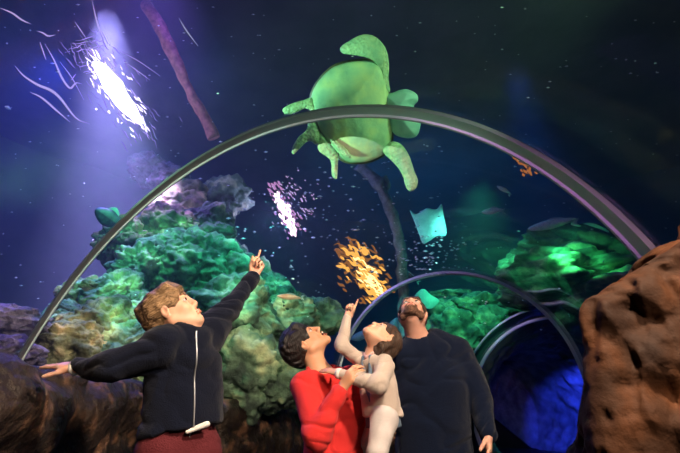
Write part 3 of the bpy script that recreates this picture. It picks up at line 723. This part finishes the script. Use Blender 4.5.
    def hair(s, mat, thick=.014, cut=None, extra=(), subs=(), name='hair', seed=3, amp=.004):
        T, R, c = s.T, s.R, s.s
        P = [('e', T(0, -.020, .040), A3((.077, .094, .086))*c+thick, R, .01)]+list(extra)
        P += [('se', T(0, .100, -.045), A3((.085, .072, .092))*c, R, .008)]
        P += [('se', T(g*.085, .018, -.030), A3((.03, .045, .045))*c, R, .006) for g in (-1, 1)]+list(subs)
        P += [('pl', T(0, 0, -.085), R@A3((0, .35, -1)))]
        return s.cloth(name, P, mat, .004, (amp, 95), seed)
def legs(p, hipc, right, hw, knees, ankles, r, mat, name, fit, shoe=True, waist=1., face=(0, -1, 0), rs=(1, 1, 1)):
    """trousers and shoes; body legs beneath"""
    tr = []
    for g, kn, an in zip((-1, 1), knees, ankles):
        h_ = A3(hipc)+A3(right)*g*-hw; kn, an = A3(kn), A3(an)
        p.pr += [('c', h_, kn, r[0]*.85, r[1]*.8, .02), ('c', kn, an, r[1]*.8, r[2]*.62, .02)]
        tr += [('c', h_, kn, r[0], r[1], .02), ('c', kn, an, r[1], r[2], .02)]
        if shoe:
            fd = nrm(face); 
            p.pr.append(('c', an, an+fd*.06-A3((0, 0, .045)), r[2]*.55, .025, .02))
            b = an*1.; b[2] = .035
            f = Field(b-.2, b+.25, .005); f.cone(b-fd*.03, b+fd*.13, .038, .036, .02); f.cone(b-fd*.02+A3((0, 0, .03)), b+fd*.03+A3((0, 0, .02)), .042, .036, .02); f.plane((0, 0, .004), (0, 0, -1))
            V, Q = f.mesh(); mesh_obj('shoe', V, Q, M['shoe'], p.e)
    tr.append(('c', A3(hipc)+A3((0, 0, .02)), A3(hipc)+A3((0, 0, .09)), (hw+r[0]*.8)*waist, (hw+r[0]*.72)*waist, .03, A3(face), .62))
    return p.cloth(name, tr, mat, .007, (.006, 18), 5, fold=.010)
ext = (.06, .06, .04); curl = (1.35, 1.55, 1.0); soft = (.35, .4, .3)
UPZ = A3((0, 0, 1))
# flesh tones per person are set before building

# ---- the boy in the dark zip jacket
def boy():
    shR, shL = A3(at(161, 349, 1.68)), A3(at(205, 335, 1.87)); nb = A3(at(186, 334, 1.79)); pel = A3(at(181, 444, 1.80)); ch = A3(at(186, 372, 1.79))
    fd = nrm((.62, -.78, 0)); rt = nrm((-.78, -.62, 0))
    p = Person((pel[0], pel[1], 0), 'tousle haired boy in a dark zip jacket pointing up, other hand on the rock'); p.skin = M['skin']
    p.head(at(172, 312.5, 1.76), (math.cos(.66), -.02, math.sin(.66)), (-math.sin(.66), -.10, math.cos(.66)), .90, 1); p.neck(nb, .040)
    elR, wrR = A3(at(113, 369, 1.63)), A3(at(76, 367, 1.74)); elL, wrL = A3(at(230, 308, 2.0)), A3(at(254, 276, 2.16))
    p.pr += [('c', pel, ch, .105, .125, .03, fd, .62), ('c', ch, (nb+ch)/2, .125, .10, .03, fd, .62), ('c', shR, shL, .045, .045, .04), ('c', nb, (shR+shL)/2, .05, .06, .04)]
    for a, b, c_ in ((shR, elR, wrR), (shL, elL, wrL)): p.pr += [('c', a, b, .042, .033, .02), ('c', b, c_, .032, .021, .015)]
    p.hand(wrR, A3(at(30, 363, 1.82))-wrR, (.05, -.35, 1), -1, .86, [(.05, .05, .05)]*4, .05, (.75, .15, .25))
    p.hand(wrL, A3(at(266, 249, 2.19))-wrL, (.35, 1, 0.1), 1, .86, [(.05, .05, .05), curl, curl, curl], .03, (.35, .55, .75))
    kR, kL = A3((pel[0]-.02, pel[1]-.1, .5)), A3((pel[0]+.1, pel[1]+.03, .5)); aR, aL = A3((pel[0]-.04, pel[1]-.04, .07)), A3((pel[0]+.16, pel[1]+.10, .07))
    legs(p, pel-UPZ*.03, rt, .07, (kL, kR), (aL, aR), (.088, .07, .06), M['maroon'], 'trousers', 0, face=fd, waist=.86)
    p.build(M['skin'])
    # jacket
    hem = A3(at(182, 430, 1.80)); hn = nrm((.22, 0, -1))
    P = [('c', pel+UPZ*.0, ch, .150, .138, .03, fd, .72), ('c', ch, (nb+ch)/2+UPZ*.01, .136, .110, .03, fd, .66), ('c', shR, shL, .063, .063, .05), ('c', (shR+shL)/2, nb+UPZ*.015-fd*.012, .08, .058, .04),
         ('c', shR, elR, .064, .050, .035), ('c', elR, wrR+(elR-wrR)*.08, .050, .036, .02), ('c', shL, elL, .064, .050, .035), ('c', elL, wrL+(elL-wrL)*.08, .050, .035, .02),
         ('pl', hem, hn, hem-.25, hem+.25), ('sc', nb+UPZ*.10+fd*.03, nb-UPZ*.02+fd*.02, .062, .047, .01)]
    j = p.cloth('jacket', P, M['navy'], .005, (.008, 24), 2, fold=.026)
    # ribbed hem and cuffs, collar, zip
    for w, e in ((wrR, elR), (wrL, elL)):
        d = nrm(w-e); V, Fc = tube_mesh([tuple(w-d*.015), tuple(w-d*.002), tuple(w+d*.008)], [.030, .032, .029], 20); mesh_obj('shirt_cuff', V, Fc, M['white'], p.e)
    col = []
    for k in range(25):
        a = 2*PI*k/24; col.append(nb+UPZ*.028-fd*.004+(rt*math.cos(a)*.062+fd*math.sin(a)*.055)+UPZ*(-.02*math.sin(a)))
    V, Fc = tube_mesh([tuple(c_) for c_ in col], [.014]*25, 10); mesh_obj('collar', V, Fc, M['navy'], j)
    # find the front surface along the centre line for the zip
    me = j.data; n = len(me.vertices); a = np.empty(n*3, np.float32); me.vertices.foreach_get('co', a); a = a.reshape(-1, 3)+np.array(parent_loc(p.e))
    zp = []
    top = nb+fd*.055-UPZ*.005; bt = hem+fd*.05+UPZ*.01
    for k in range(15):
        q = top*(1-k/14)+bt*k/14; d = a-q; side = np.abs(d@rt); m = (side < .012) & (np.abs(d[:, 2]) < .012)
        if m.any(): f_ = (a[m]-q)@fd; zp.append(q+fd*(f_.max()+.001))
    if len(zp) > 3:
        V, Fc = tube_mesh([tuple(c_) for c_ in zp], [.003]*len(zp), 8); z = mesh_obj('zip', V, Fc, M['zip'], j)
        blob('zip_pull', [(zp[0]+fd*.004, zp[0]+fd*.006-UPZ*.025, .003, .004)], M['zip'], z, .0015)
    p.cloth('shirt', [('c', pel-UPZ*.0, pel+UPZ*.08, .118, .115, .02, fd, .66), ('c', A3(at(187, 432, 1.71)), A3(at(207, 425, 1.735)), .008, .012, .02)], M['white'], .006, (.004, 25), 6)
    T, R = p.T, p.R
    ex = [('c', T(0, .045, .105), T(.02, .085, .068), .030, .016, .02), ('c', T(-.04, .045, .095), T(-.045, .075, .06), .028, .014, .02), ('c', T(.045, .04, .095), T(.05, .07, .055), .028, .014, .02),
          ('c', T(0, -.085, .06), T(.0, -.118, .07), .036, .018, .03), ('c', T(.02, -.09, .08), T(.02, -.115, .10), .022, .011, .02), ('c', T(-.03, -.09, .05), T(-.04, -.125, .06), .03, .008, .02), ('c', T(0, -.075, .0), T(0, -.06, -.06), .05, .035, .03)]
    p.hair(M['hairb'], .012, extra=ex, seed=3, amp=.003); p.face(M['iris'], M['hairb'])
boy()

# ---- the woman in red
def woman():
    nb = A3(at(319, 371, 2.60)); shR, shL = A3(at(306, 386, 2.50)), A3(at(352, 380, 2.70)); ch = A3(at(331, 410, 2.60)); wa = A3(at(334, 445, 2.62)); pel = wa-UPZ*.13
    fd = nrm((.40, -.92, 0)); rt = nrm((-.92, -.40, 0))
    p = Person((pel[0], pel[1], 0), 'laughing woman with short black hair in a red sweater, holding the small girl'); p.skin = M['skinw']
    th = 1.10
    p.head(at(305, 344, 2.62), (math.cos(th), -.12, math.sin(th)), (-math.sin(th), -.05, math.cos(th)), 1.04); p.neck(nb, .052)
    elR, wrR = A3(at(317, 436, 2.36)), A3(at(342, 389, 2.33)); elL, wrL = A3(at(364, 432, 2.68)), A3(at(384, 437, 2.56))
    p.pr += [('c', pel, wa, .145, .12, .03, fd, .62), ('c', wa, ch, .12, .14, .03, fd, .62), ('c', ch, (nb+ch)/2, .14, .11, .03, fd, .6), ('c', shR, shL, .048, .048, .04), ('c', nb, (shR+shL)/2, .055, .07, .04)]
    for a, b, c_ in ((shR, elR, wrR), (shL, elL, wrL)): p.pr += [('c', a, b, .048, .037, .02), ('c', b, c_, .036, .024, .015)]
    p.hand(wrR, A3(at(352, 373, 2.30))-wrR, (-.5, -.85, .3), -1, .93, [(.5, .6, .4)]*4, .06, (.6, .3, .5))
    p.hand(wrL, A3(at(394, 432, 2.48))-wrL, (.3, .9, -.2), 1, .93, [(.4, .4, .3)]*4, .06, (.6, .3, .5))
    kR, kL = A3((pel[0]-.07, pel[1]-.06, .44)), A3((pel[0]+.11, pel[1], .44)); aR, aL = A3((pel[0]-.09, pel[1]-.02, .08)), A3((pel[0]+.13, pel[1]+.04, .08))
    legs(p, pel-UPZ*.04, rt, .085, (kL, kR), (aL, aR), (.095, .07, .055), M['jeans'], 'trousers', 0, face=fd)
    p.build(M['skinw'])
    P = [('c', pel-UPZ*.05, wa, .175, .155, .03, fd, .64), ('c', wa, ch, .155, .178, .03, fd, .66), ('c', ch, (nb+ch)/2+UPZ*.0, .178, .125, .03, fd, .62), ('c', shR, shL, .068, .066, .06), ('c', (shR+shL)/2, nb-UPZ*.012, .09, .070, .05),
         ('c', shR, elR, .076, .066, .04), ('c', elR, wrR+(elR-wrR)*.13, .064, .043, .02), ('c', shL, elL, .074, .06, .04), ('c', elL, wrL+(elL-wrL)*.13, .058, .04, .02),
         ('pl', pel-UPZ*.05, (0, 0, -1), pel-.35, pel+.2), ('sc', nb+UPZ*.12+fd*.05, nb-UPZ*.012+fd*.03, .085, .066, .012)]
    j = p.cloth('sweater', P, M['red'], .005, (.010, 20), 9, fold=.016)
    col = []
    for k in range(25):
        a = 2*PI*k/24; col.append(nb+UPZ*.002+fd*.012+(rt*math.cos(a)*.074+fd*math.sin(a)*.064)+UPZ*(-.030*math.sin(a)))
    V, Fc = tube_mesh([tuple(c_) for c_ in col], [.009]*25, 10); mesh_obj('neckband', V, Fc, M['red'], j)
    T, R = p.T, p.R
    ex = [('c', T(-.03, .055, .098), T(.03, .062, .094), .026, .026, .02), ('c', T(.0, -.09, .02), T(0, -.095, -.02), .052, .045, .03), ('c', T(-.065, .012, .02), T(-.069, .016, -.018), .018, .008, .01), ('c', T(.065, .012, .02), T(.069, .016, -.018), .018, .008, .01)]
    p.hair(M['hairk'], .019, extra=ex, seed=5, amp=.004); p.face(M['iris'], M['hairk'], lips=False)
    m = blob('open_mouth', [(T(-.017, .0935, -.066), T(.017, .0935, -.066), .009, .009), (T(-.01, .097, -.072), T(.01, .097, -.072), .009, .009)], M['mouth'], p.e, .0015)
    blob('teeth', [(T(-.015, .1005, -.0605), T(.015, .1005, -.0605), .0042, .0042)], M['teeth'], m, .001)
    blob('lips', [(T(-.022, .094, -.064), T(0, .1035, -.0545), .003, .0045), (T(0, .1035, -.0545), T(.022, .094, -.064), .0045, .003), (T(-.022, .094, -.064), T(0, .102, -.083), .003, .0055), (T(0, .102, -.083), T(.022, .094, -.064), .0055, .003)], M['lips'], p.e, .0015, .002)
woman()

# ---- the small girl carried by the woman
def girl():
    nb = A3(at(373, 354, 2.46)); shR, shL = A3(at(362, 361, 2.52)), A3(at(384, 365, 2.38)); ch = A3(at(378, 384, 2.44)); pel = A3(at(383, 414, 2.47))
    fd = nrm((-.78, -.62, 0)); rt = nrm((-.62, .78, 0))
    p = Person((pel[0], pel[1], pel[2]-.09), 'small girl in a beige cardigan carried by the woman, pointing up with one finger', .0035); p.skin = M['skin']
    up = A3((.72, .55, .32)); fw = nrm(A3((-.38, -.22, .90))-nrm(up)*(A3((-.38, -.22, .90))@nrm(up)))
    p.head(at(382, 339, 2.45), fw, up, .88, 1); p.neck(nb, .036)
    elR, wrR = A3(at(341.5, 346, 2.44)), A3(at(347.5, 317, 2.48)); elL, wrL = A3(at(378, 384, 2.28)), A3(at(337, 373, 2.36))
    p.pr += [('c', pel, ch, .085, .085, .03, fd, .7), ('c', ch, (nb+ch)/2, .085, .07, .03, fd, .65), ('c', shR, shL, .03, .03, .03), ('c', nb, (shR+shL)/2, .035, .045, .03)]
    for a, b, c_ in ((shR, elR, wrR), (shL, elL, wrL)): p.pr += [('c', a, b, .028, .023, .02), ('c', b, c_, .023, .017, .015)]
    p.hand(wrR, A3(at(353, 303, 2.50))-wrR, (.2, 1, .15), -1, .68, [(.05, .05, .05), curl, curl, curl], .04, (.35, .55, .75))
    p.hand(wrL, A3(at(319, 367, 2.44))-wrL, (.2, -.6, .7), 1, .68, [(.2, .15, .1)]*4, .12, (.8, .2, .15))
    # legs around the woman's side
    k1, a1 = A3(at(377, 452, 2.30)), A3(at(377, 498, 2.34)); k2, a2 = A3(at(366, 440, 2.66)), A3(at(372, 486, 2.80))
    hp1, hp2 = A3(at(384, 418, 2.40)), A3(at(384, 420, 2.54))
    for h_, k_, a_ in ((hp1, k1, a1), (hp2, k2, a2)):
        p.pr += [('c', h_, k_, .05, .036, .02), ('c', k_, a_, .036, .025, .02), ('c', a_, a_+fd*.07-UPZ*.03, .025, .022, .015)]
        b = a_-UPZ*.02
        blob('shoe', [(b-fd*.01, b+fd*.085-UPZ*.022, .034, .03)], M['pink'], p.e, .004)
    p.cloth('leggings', [('c', hp1, k1, .066, .050, .02), ('c', k1, a1, .049, .034, .02), ('c', hp2, k2, .064, .048, .02), ('c', k2, a2, .047, .034, .02), ('c', hp1, hp2, .07, .07, .03)], M['legging'], .005, (.004, 25), 3)
    p.build(M['skin'])
    P = [('c', pel-UPZ*.02, ch, .112, .104, .03, fd, .75), ('c', ch, (nb+ch)/2, .104, .082, .03, fd, .7), ('c', shR, shL, .044, .044, .04), ('c', shR, elR, .044, .038, .02), ('c', elR, wrR+(elR-wrR)*.03, .038, .028, .02),
         ('c', shL, elL, .046, .042, .03), ('c', elL, wrL+(elL-wrL)*.10, .042, .030, .02), ('pl', pel-UPZ*.01, (0, 0, -1), pel-.25, pel+.2), ('sc', nb+UPZ*.1+fd*.03, nb-UPZ*.015+fd*.015, .055, .044, .01),
         ('sc', nb+fd*.13-UPZ*.0, pel+fd*.15, .045, .062, .012)]
    j = p.cloth('cardigan', P, M['beige'], .004, (.006, 26), 4, fold=.014)
    p.cloth('dress', [('c', pel-UPZ*.065, ch, .108, .092, .03, fd, .76), ('c', ch, ch+UPZ*.07, .092, .06, .03, fd, .7), ('pl', pel-UPZ*.065, (0, 0, -1), pel-.25, pel+.2)], M['denim'], .005, (.004, 25), 8)
    blob('collar', [(nb+fd*.028+rt*.035-UPZ*.004, nb+fd*.046-UPZ*.022, .014, .011), (nb+fd*.046-UPZ*.022, nb+fd*.028-rt*.035-UPZ*.004, .011, .014)], M['pink'], p.e, .003)
    for g in (-1, 1): blob('shoulder_strap', [(nb+fd*.045+rt*g*.03-UPZ*.02, ch+fd*.082+rt*g*.028+UPZ*.03, .012, .013)], M['denim'], p.e, .003)
    d = nrm(wrL-elL); V, Fc = tube_mesh([tuple(wrL-d*.022), tuple(wrL-d*.008), tuple(wrL+d*.003)], [.028, .0275, .025], 18); mesh_obj('cuff', V, Fc, M['white'], p.e)
    T, R = p.T, p.R
    ex = [('c', T(0, .03, .098), T(0, .06, .07), .035, .022, .02), ('c', T(0, -.08, .0), T(0, -.07, -.10), .055, .05, .03), ('c', T(-.06, -.03, 0), T(-.06, -.04, -.10), .03, .03, .02), ('c', T(.06, -.03, 0), T(.06, -.04, -.10), .03, .03, .02)]
    p.hair(M['haird'], .013, extra=[(e[0], e[1], e[2], e[3]*.9, e[4]*.9, e[5]) for e in ex], seed=5, amp=.003); p.face(M['iris'], M['haird'])
girl()

# ---- the man
def man():
    nb = A3(at(413, 343, 2.68)); shR, shL = A3(at(404, 358, 2.66)), A3(at(458, 353, 2.70)); ch = A3(at(433, 385, 2.68)); pel = A3(at(434, 436, 2.70)); wa = (ch*.4+pel*.6)
    fd = nrm((-.05, -1, 0)); rt = nrm((-1, .05, 0))
    nb = A3(at(418, 341, 2.69))
    p = Person((pel[0], pel[1], 0), 'bearded man in a navy sweater with his head thrown back looking up'); p.skin = M['skinm']
    up = A3((.16, .78, .60)); fw = A3((-.13, -.60, .79)); fw = nrm(fw-nrm(up)*(fw@nrm(up)))
    p.head(at(412.5, 315, 2.64), fw, up, 1.04); p.neck(nb, .062)
    elL, wrL = A3(at(479, 399, 2.64)), A3(at(489, 436, 2.52)); elR, wrR = A3(at(402, 408, 2.76)), A3(at(410, 452, 2.80))
    p.pr += [('c', pel, wa, .155, .14, .03, fd, .62), ('c', wa, ch, .14, .165, .03, fd, .62), ('c', ch, (nb+ch)/2, .165, .13, .03, fd, .6), ('c', shR, shL, .055, .055, .04), ('c', nb, (shR+shL)/2, .065, .08, .04)]
    for a, b, c_ in ((shR, elR, wrR), (shL, elL, wrL)): p.pr += [('c', a, b, .055, .043, .02), ('c', b, c_, .042, .028, .015)]
    p.hand(wrL, A3(at(489, 462, 2.46))-wrL, (1, -.2, 0), 1, 1.02, [soft]*4, .05, (.5, .3, .4))
    p.hand(wrR, A3(at(412, 475, 2.80))-wrR, (-1, -.2, 0), -1, 1.02, [soft]*4, .05, (.5, .3, .4))
    kR, kL = A3((pel[0]-.11, pel[1]-.03, .48)), A3((pel[0]+.11, pel[1]-.03, .48)); aR, aL = A3((pel[0]-.13, pel[1]+.02, .08)), A3((pel[0]+.13, pel[1]+.02, .08))
    legs(p, pel-UPZ*.05, rt, .09, (kL, kR), (aL, aR), (.1, .075, .062), M['jeans'], 'trousers', 0, face=fd)
    p.build(M['skinm'])
    P = [('c', pel-UPZ*.10, wa, .215, .215, .03, fd, .62), ('c', wa, ch, .215, .225, .03, fd, .62), ('c', ch, (shR+shL)/2-UPZ*.03, .225, .19, .04, fd, .58), ('c', shR, shL, .075, .078, .06), ('c', (shR+shL)/2, nb-UPZ*.03, .10, .075, .06),
         ('c', shR, elR, .078, .064, .04), ('c', elR, wrR+(elR-wrR)*.05, .062, .042, .02), ('c', shL, elL, .080, .068, .04), ('c', elL, wrL+(elL-wrL)*.05, .066, .044, .02),
         ('pl', pel-UPZ*.10, (0, 0, -1), pel-.35, pel+.2), ('sc', nb+UPZ*.12+fd*.04, nb-UPZ*.012+fd*.02, .08, .068, .012)]
    j = p.cloth('sweater', P, M['navyknit'], .006, (.009, 18), 12, fold=.019)
    d = nrm(wrL-elL); V, Fc = tube_mesh([tuple(wrL-d*.055), tuple(wrL-d*.03), tuple(wrL+d*.005)], [.047, .044, .041], 24); mesh_obj('cuff', V, Fc, M['navyknit'], j)
    col = []
    for k in range(25):
        a = 2*PI*k/24; col.append(nb+UPZ*.0+fd*.008+(rt*math.cos(a)*.076+fd*math.sin(a)*.070)+UPZ*(-.014*math.sin(a)))
    V, Fc = tube_mesh([tuple(c_) for c_ in col], [.009]*25, 10); mesh_obj('neckband', V, Fc, M['navyknit'], j)
    T, R = p.T, p.R
    p.hair(M['haird'], .012, extra=[('c', T(-.03, .05, .10), T(.03, .05, .10), .024, .024, .02), ('c', T(0, -.08, .01), T(0, -.08, -.03), .045, .04, .02)], seed=5, amp=.003); p.face(M['iris'], M['beard'])
    bd = [('c', T(g*.058, .005, -.035), T(g*.048, .035, -.085), .017, .02, .02) for g in (-1, 1)]+[('c', T(g*.048, .035, -.085), T(0, .082, -.104), .02, .026, .02) for g in (-1, 1)]+[('c', T(g*.010, .099, -.050), T(g*.027, .084, -.066), .0065, .007, .008) for g in (-1, 1)]+[('c', T(g*.027, .084, -.066), T(g*.022, .080, -.092), .009, .012, .01) for g in (-1, 1)]
    bd += [('se', T(0, .103, -.068), A3((.022, .02, .011)), p.R, .004)]
    p.cloth('beard', bd, M['beard'], .0025, (.002, 150), 7)
man()

# ================================================================== WATER VOLUME AND LIGHTS
def water():
    V = []; Fc = []
    lo, hi = (-13, -4, -.6), (17, 18.5, 8.8)
    for x in (lo[0], hi[0]):
        for y in (lo[1], hi[1]):
            for z in (lo[2], hi[2]): V.append((x, y, z))
    Fc += [(0, 1, 3, 2), (4, 6, 7, 5), (0, 4, 5, 1), (2, 3, 7, 6), (0, 2, 6, 4), (1, 5, 7, 3)]
    secs = [lerp_sec(i, t/8) for i in range(3) for t in range(8)]+PS
    na = 40; b = len(V); w = na+3
    for s in secs:
        ring = [sect_pt(s, -.0+(PI)*k/na, .02) for k in range(na+1)]
        r0, r1 = ring[0], ring[-1]; ring = [np.array([r0[0], r0[1], -.2])]+ring+[np.array([r1[0], r1[1], -.2])]
        V += ring
    for i in range(len(secs)-1):
        for k in range(w): Fc.append((b+i*w+k, b+(i+1)*w+k, b+(i+1)*w+(k+1) % w, b+i*w+(k+1) % w))
    Fc.append(tuple(b+k for k in range(w))); Fc.append(tuple(b+(len(secs)-1)*w+k for k in range(w))[::-1])
    VV = np.array([np.array(v, float) for v in V]); b3 = np.array([2., 7, 3]); F2 = []
    cen = [VV[b+i*w:b+(i+1)*w].mean(0) for i in range(len(secs))]
    for f_ in Fc:
        P = VV[list(f_)]; nn = np.cross(P[1]-P[0], P[2]-P[0]); fc = P.mean(0)
        if f_[0] < b: ok = nn@(fc-b3) > 0
        elif len(f_) == 4:
            ok = nn@(cen[min(len(secs)-1, (f_[0]-b)//w)]-fc) > 0
        else:
            nn = sum(np.cross(P[k]-P[0], P[k+1]-P[0]) for k in range(1, len(P)-1)); ok = nn@(VV[b:].mean(0)-fc) > 0
        F2.append(tuple(f_) if ok else tuple(f_)[::-1])
    Fc = F2
    m = bpy.data.materials.new('water_haze'); m.use_nodes = True; nt = m.node_tree; nt.nodes.clear()
    v = nt.nodes.new('ShaderNodeVolumeScatter'); o = nt.nodes.new('ShaderNodeOutputMaterial'); v.inputs['Color'].default_value = (.75, .85, 1, 1); v.inputs['Density'].default_value = .022; v.inputs['Anisotropy'].default_value = .2
    nt.links.new(v.outputs[0], o.inputs['Volume'])
    ob = mesh_obj('tank_water', V, Fc, m, None, False); tag(ob, 'hazy dark blue water filling the tank around the tunnel', 'water', None, 'stuff')
USE_VOL = True
if USE_VOL: water()
def light(kind, loc, target, color, energy, size=.3, spot=60, blend=.6, name='lamp_light'):
    l = bpy.data.lights.new(name, kind); l.color = color; l.energy = energy
    if kind == 'AREA': l.size = size
    elif kind == 'SPOT': l.spot_size = math.radians(spot); l.spot_blend = blend; l.shadow_soft_size = size
    else: l.shadow_soft_size = size
    o = bpy.data.objects.new(name, l); C.objects.link(o); o.location = loc
    o.rotation_euler = (Vector(target)-Vector(loc)).to_track_quat('-Z', 'Y').to_euler(); return o
# tank lamps, plus added spots and washes that tint turtle, rays, rocks, wall
light('POINT', atd(118, 90, 6.2), (0, 0, 0), (.42, .30, 1), 70, .25, name='violet_lamp')
light('SPOT', atd(108, 10, 7.6), atd(118, 320, 7.4), (.48, .38, 1), 20000, .2, 40, 1, name='violet_beam')
light('SPOT', atd(60, 60, 7.5), atd(-10, 250, 4.5), (.04, .08, 1), 700, .2, 60, .9, name='blue_beam_left')
light('SPOT', atd(170, -90, 7.5), atd(120, 110, 6), (.34, .15, 1), 1800, .2, 60, 1, name='violet_beam_top')
light('SPOT', atd(130, 110, 4.8), atd(150, 310, 5.2), (.10, 1, .50), 130, .15, 95, name='green_lamp_left')
for (x, y, d, e_, col) in ((107, 290, 5.0, 38, (.25, 1, .35)), (128, 330, 4.7, 40, (.15, 1, .35)), (185, 245, 5.9, 55, (.15, 1, .5)), (150, 350, 4.4, 22, (.3, 1, .3)), (245, 330, 5.2, 30, (.08, 1, .6)), (215, 290, 5.6, 30, (.08, 1, .55))):
    light('SPOT', atd(x-12, y-70, d-1.0), atd(x, y, d), col, e_, .08, 38, .8, name='green_rock_fill')  # unseen spots added for bright patches on the left boulders
light('SPOT', atd(290, 190, 5.0), atd(240, 320, 6.0), (.06, .95, .70), 80, .15, 90, name='green_lamp_middle')
light('SPOT', atd(75, 290, 3.8), atd(88, 345, 4.5), (1, .6, .15), 7, .1, 60, name='amber_lamp_left')
light('SPOT', (-2.3, 2.2, 2.2), atd(340, 108, 3.75), (.42, 1, .55), 400, .15, 50, name='turtle_fill')  # unseen light added to brighten the turtle's underside
light('SPOT', (2.0, 1.2, 3.6), atd(365, 112, 3.75), (.50, 1, .48), 140, .1, 60, name='turtle_fill_side')  # second added turtle light, from the other side
light('SPOT', (.3, .2, 1.9), (.2, 2.5, 3.2), (.8, .3, .8), 60, .15, 50, name='plum_arch_fill')  # added to tint the top of the large arch purple
light('SPOT', atd(480, 180, 8.0), atd(480, 320, 11.5), (.08, 1, .45), 620, .2, 60, name='green_lamp_coral')
light('SPOT', atd(560, 245, 7.6), atd(580, 286, 9.3), (.06, .9, .30), 130, .2, 80, name='green_lamp_right')
light('SPOT', atd(440, 290, 5.5), atd(428, 224, 7), (.2, 1, .8), 90, .1, 22, name='teal_ray_fill')  # narrow spot added only to light the ray teal
light('SPOT', atd(400, 330, 8), atd(420, 305, 10), (.15, 1, .85), 35, .1, 50, name='teal_lamp_far')
light('POINT', atd(365, 270, 7.8), (0, 0, 0), (1, .5, .15), 8, .2, name='orange_lamp')
light('POINT', atd(284, 218, 7.2), (0, 0, 0), (.4, .35, 1), 45, .2, name='white_lamp')
light('SPOT', atd(512, 60, 11), atd(545, 200, 12), (.01, .11, 1), 1000, .3, 34, .4, name='blue_beam')
light('SPOT', atd(440, -80, 10), atd(425, 60, 10), (.5, .12, .7), 160, .3, 40, .9, name='plum_beam')
light('AREA', (-5, 6, 8), (-5, 9, 0), (.04, .16, 1), 150, 5, name='blue_wash_left')
light('AREA', (2, 10, 8), (1, 12, 0), (.01, .30, .8), 130, 5, name='blue_wash_middle')
# blue lamp inside the passage
light('SPOT', (6.0, 11.6, 2.1), (7.3, 13.8, 1.2), (.02, .05, 1), 1500, .1, 56, .6, name='passage_blue')
# visitor side lighting
light('SPOT', (.85, .25, 2.85), (-.15, 2.2, 1.3), (1, .76, .56), 520, .10, 84, .4, name='warm_key_light')  # unseen key light added overhead for the family, no fixture there
light('SPOT', (1.1, -.9, 2.3), (-.1, 2.1, 1.25), (1, .76, .56), 240, .10, 74, .5, name='warm_fill_light')  # added fill from behind the camera
light('SPOT', atd(470, 230, 6.5), atd(400, 230, 8.8), (.2, 1, .9), 60, .1, 50, name='teal_post_fill')  # added to bring out the bent post in teal
light('SPOT', (1.5, .2, 2.5), (1.3, 1.3, 1.2), (1, .62, .35), 16, .1, 70, name='warm_rock_lamp')
light('SPOT', (-1.0, .2, 2.4), (-1.2, 1.9, .9), (1, .66, .42), 22, .1, 70, name='warm_parapet_fill')  # added unseen warm light on the left parapet
light('SPOT', (.2, -.8, 2.2), (1.4, 1.9, 2.7), (.75, .35, .85), 300, .15, 42, name='violet_arch_fill')  # unseen, added for the purple tint on the arch's right side
light('SPOT', (.9, 5.0, 2.2), (.6, 7.3, 2.6), (.3, 1, .85), 30, .1, 70, name='teal_middle_arch_fill')  # added so the middle arch reads teal, no fixture there
light('SPOT', (2.6, 7.6, 2.0), (3.0, 9.9, 2.2), (.25, 1, .85), 22, .1, 60, name='teal_rim_fill')  # added for teal edges on the passage rims
light('SPOT', (-.2, -.6, 1.9), (-1.6, 2.6, 2.6), (.30, 1, .75), 130, .15, 48, name='teal_arch_fill')  # unseen, added for the teal tint on the arch's left side
w = bpy.data.worlds.new('world'); sc.world = w; w.use_nodes = True; w.node_tree.nodes['Background'].inputs[0].default_value = (.004, .008, .02, 1); w.node_tree.nodes['Background'].inputs[1].default_value = .6
vs = sc.view_settings; vs.view_transform = 'Standard'; vs.look = 'None'; vs.gamma = 1; vs.exposure = 0; vs.use_curve_mapping = False
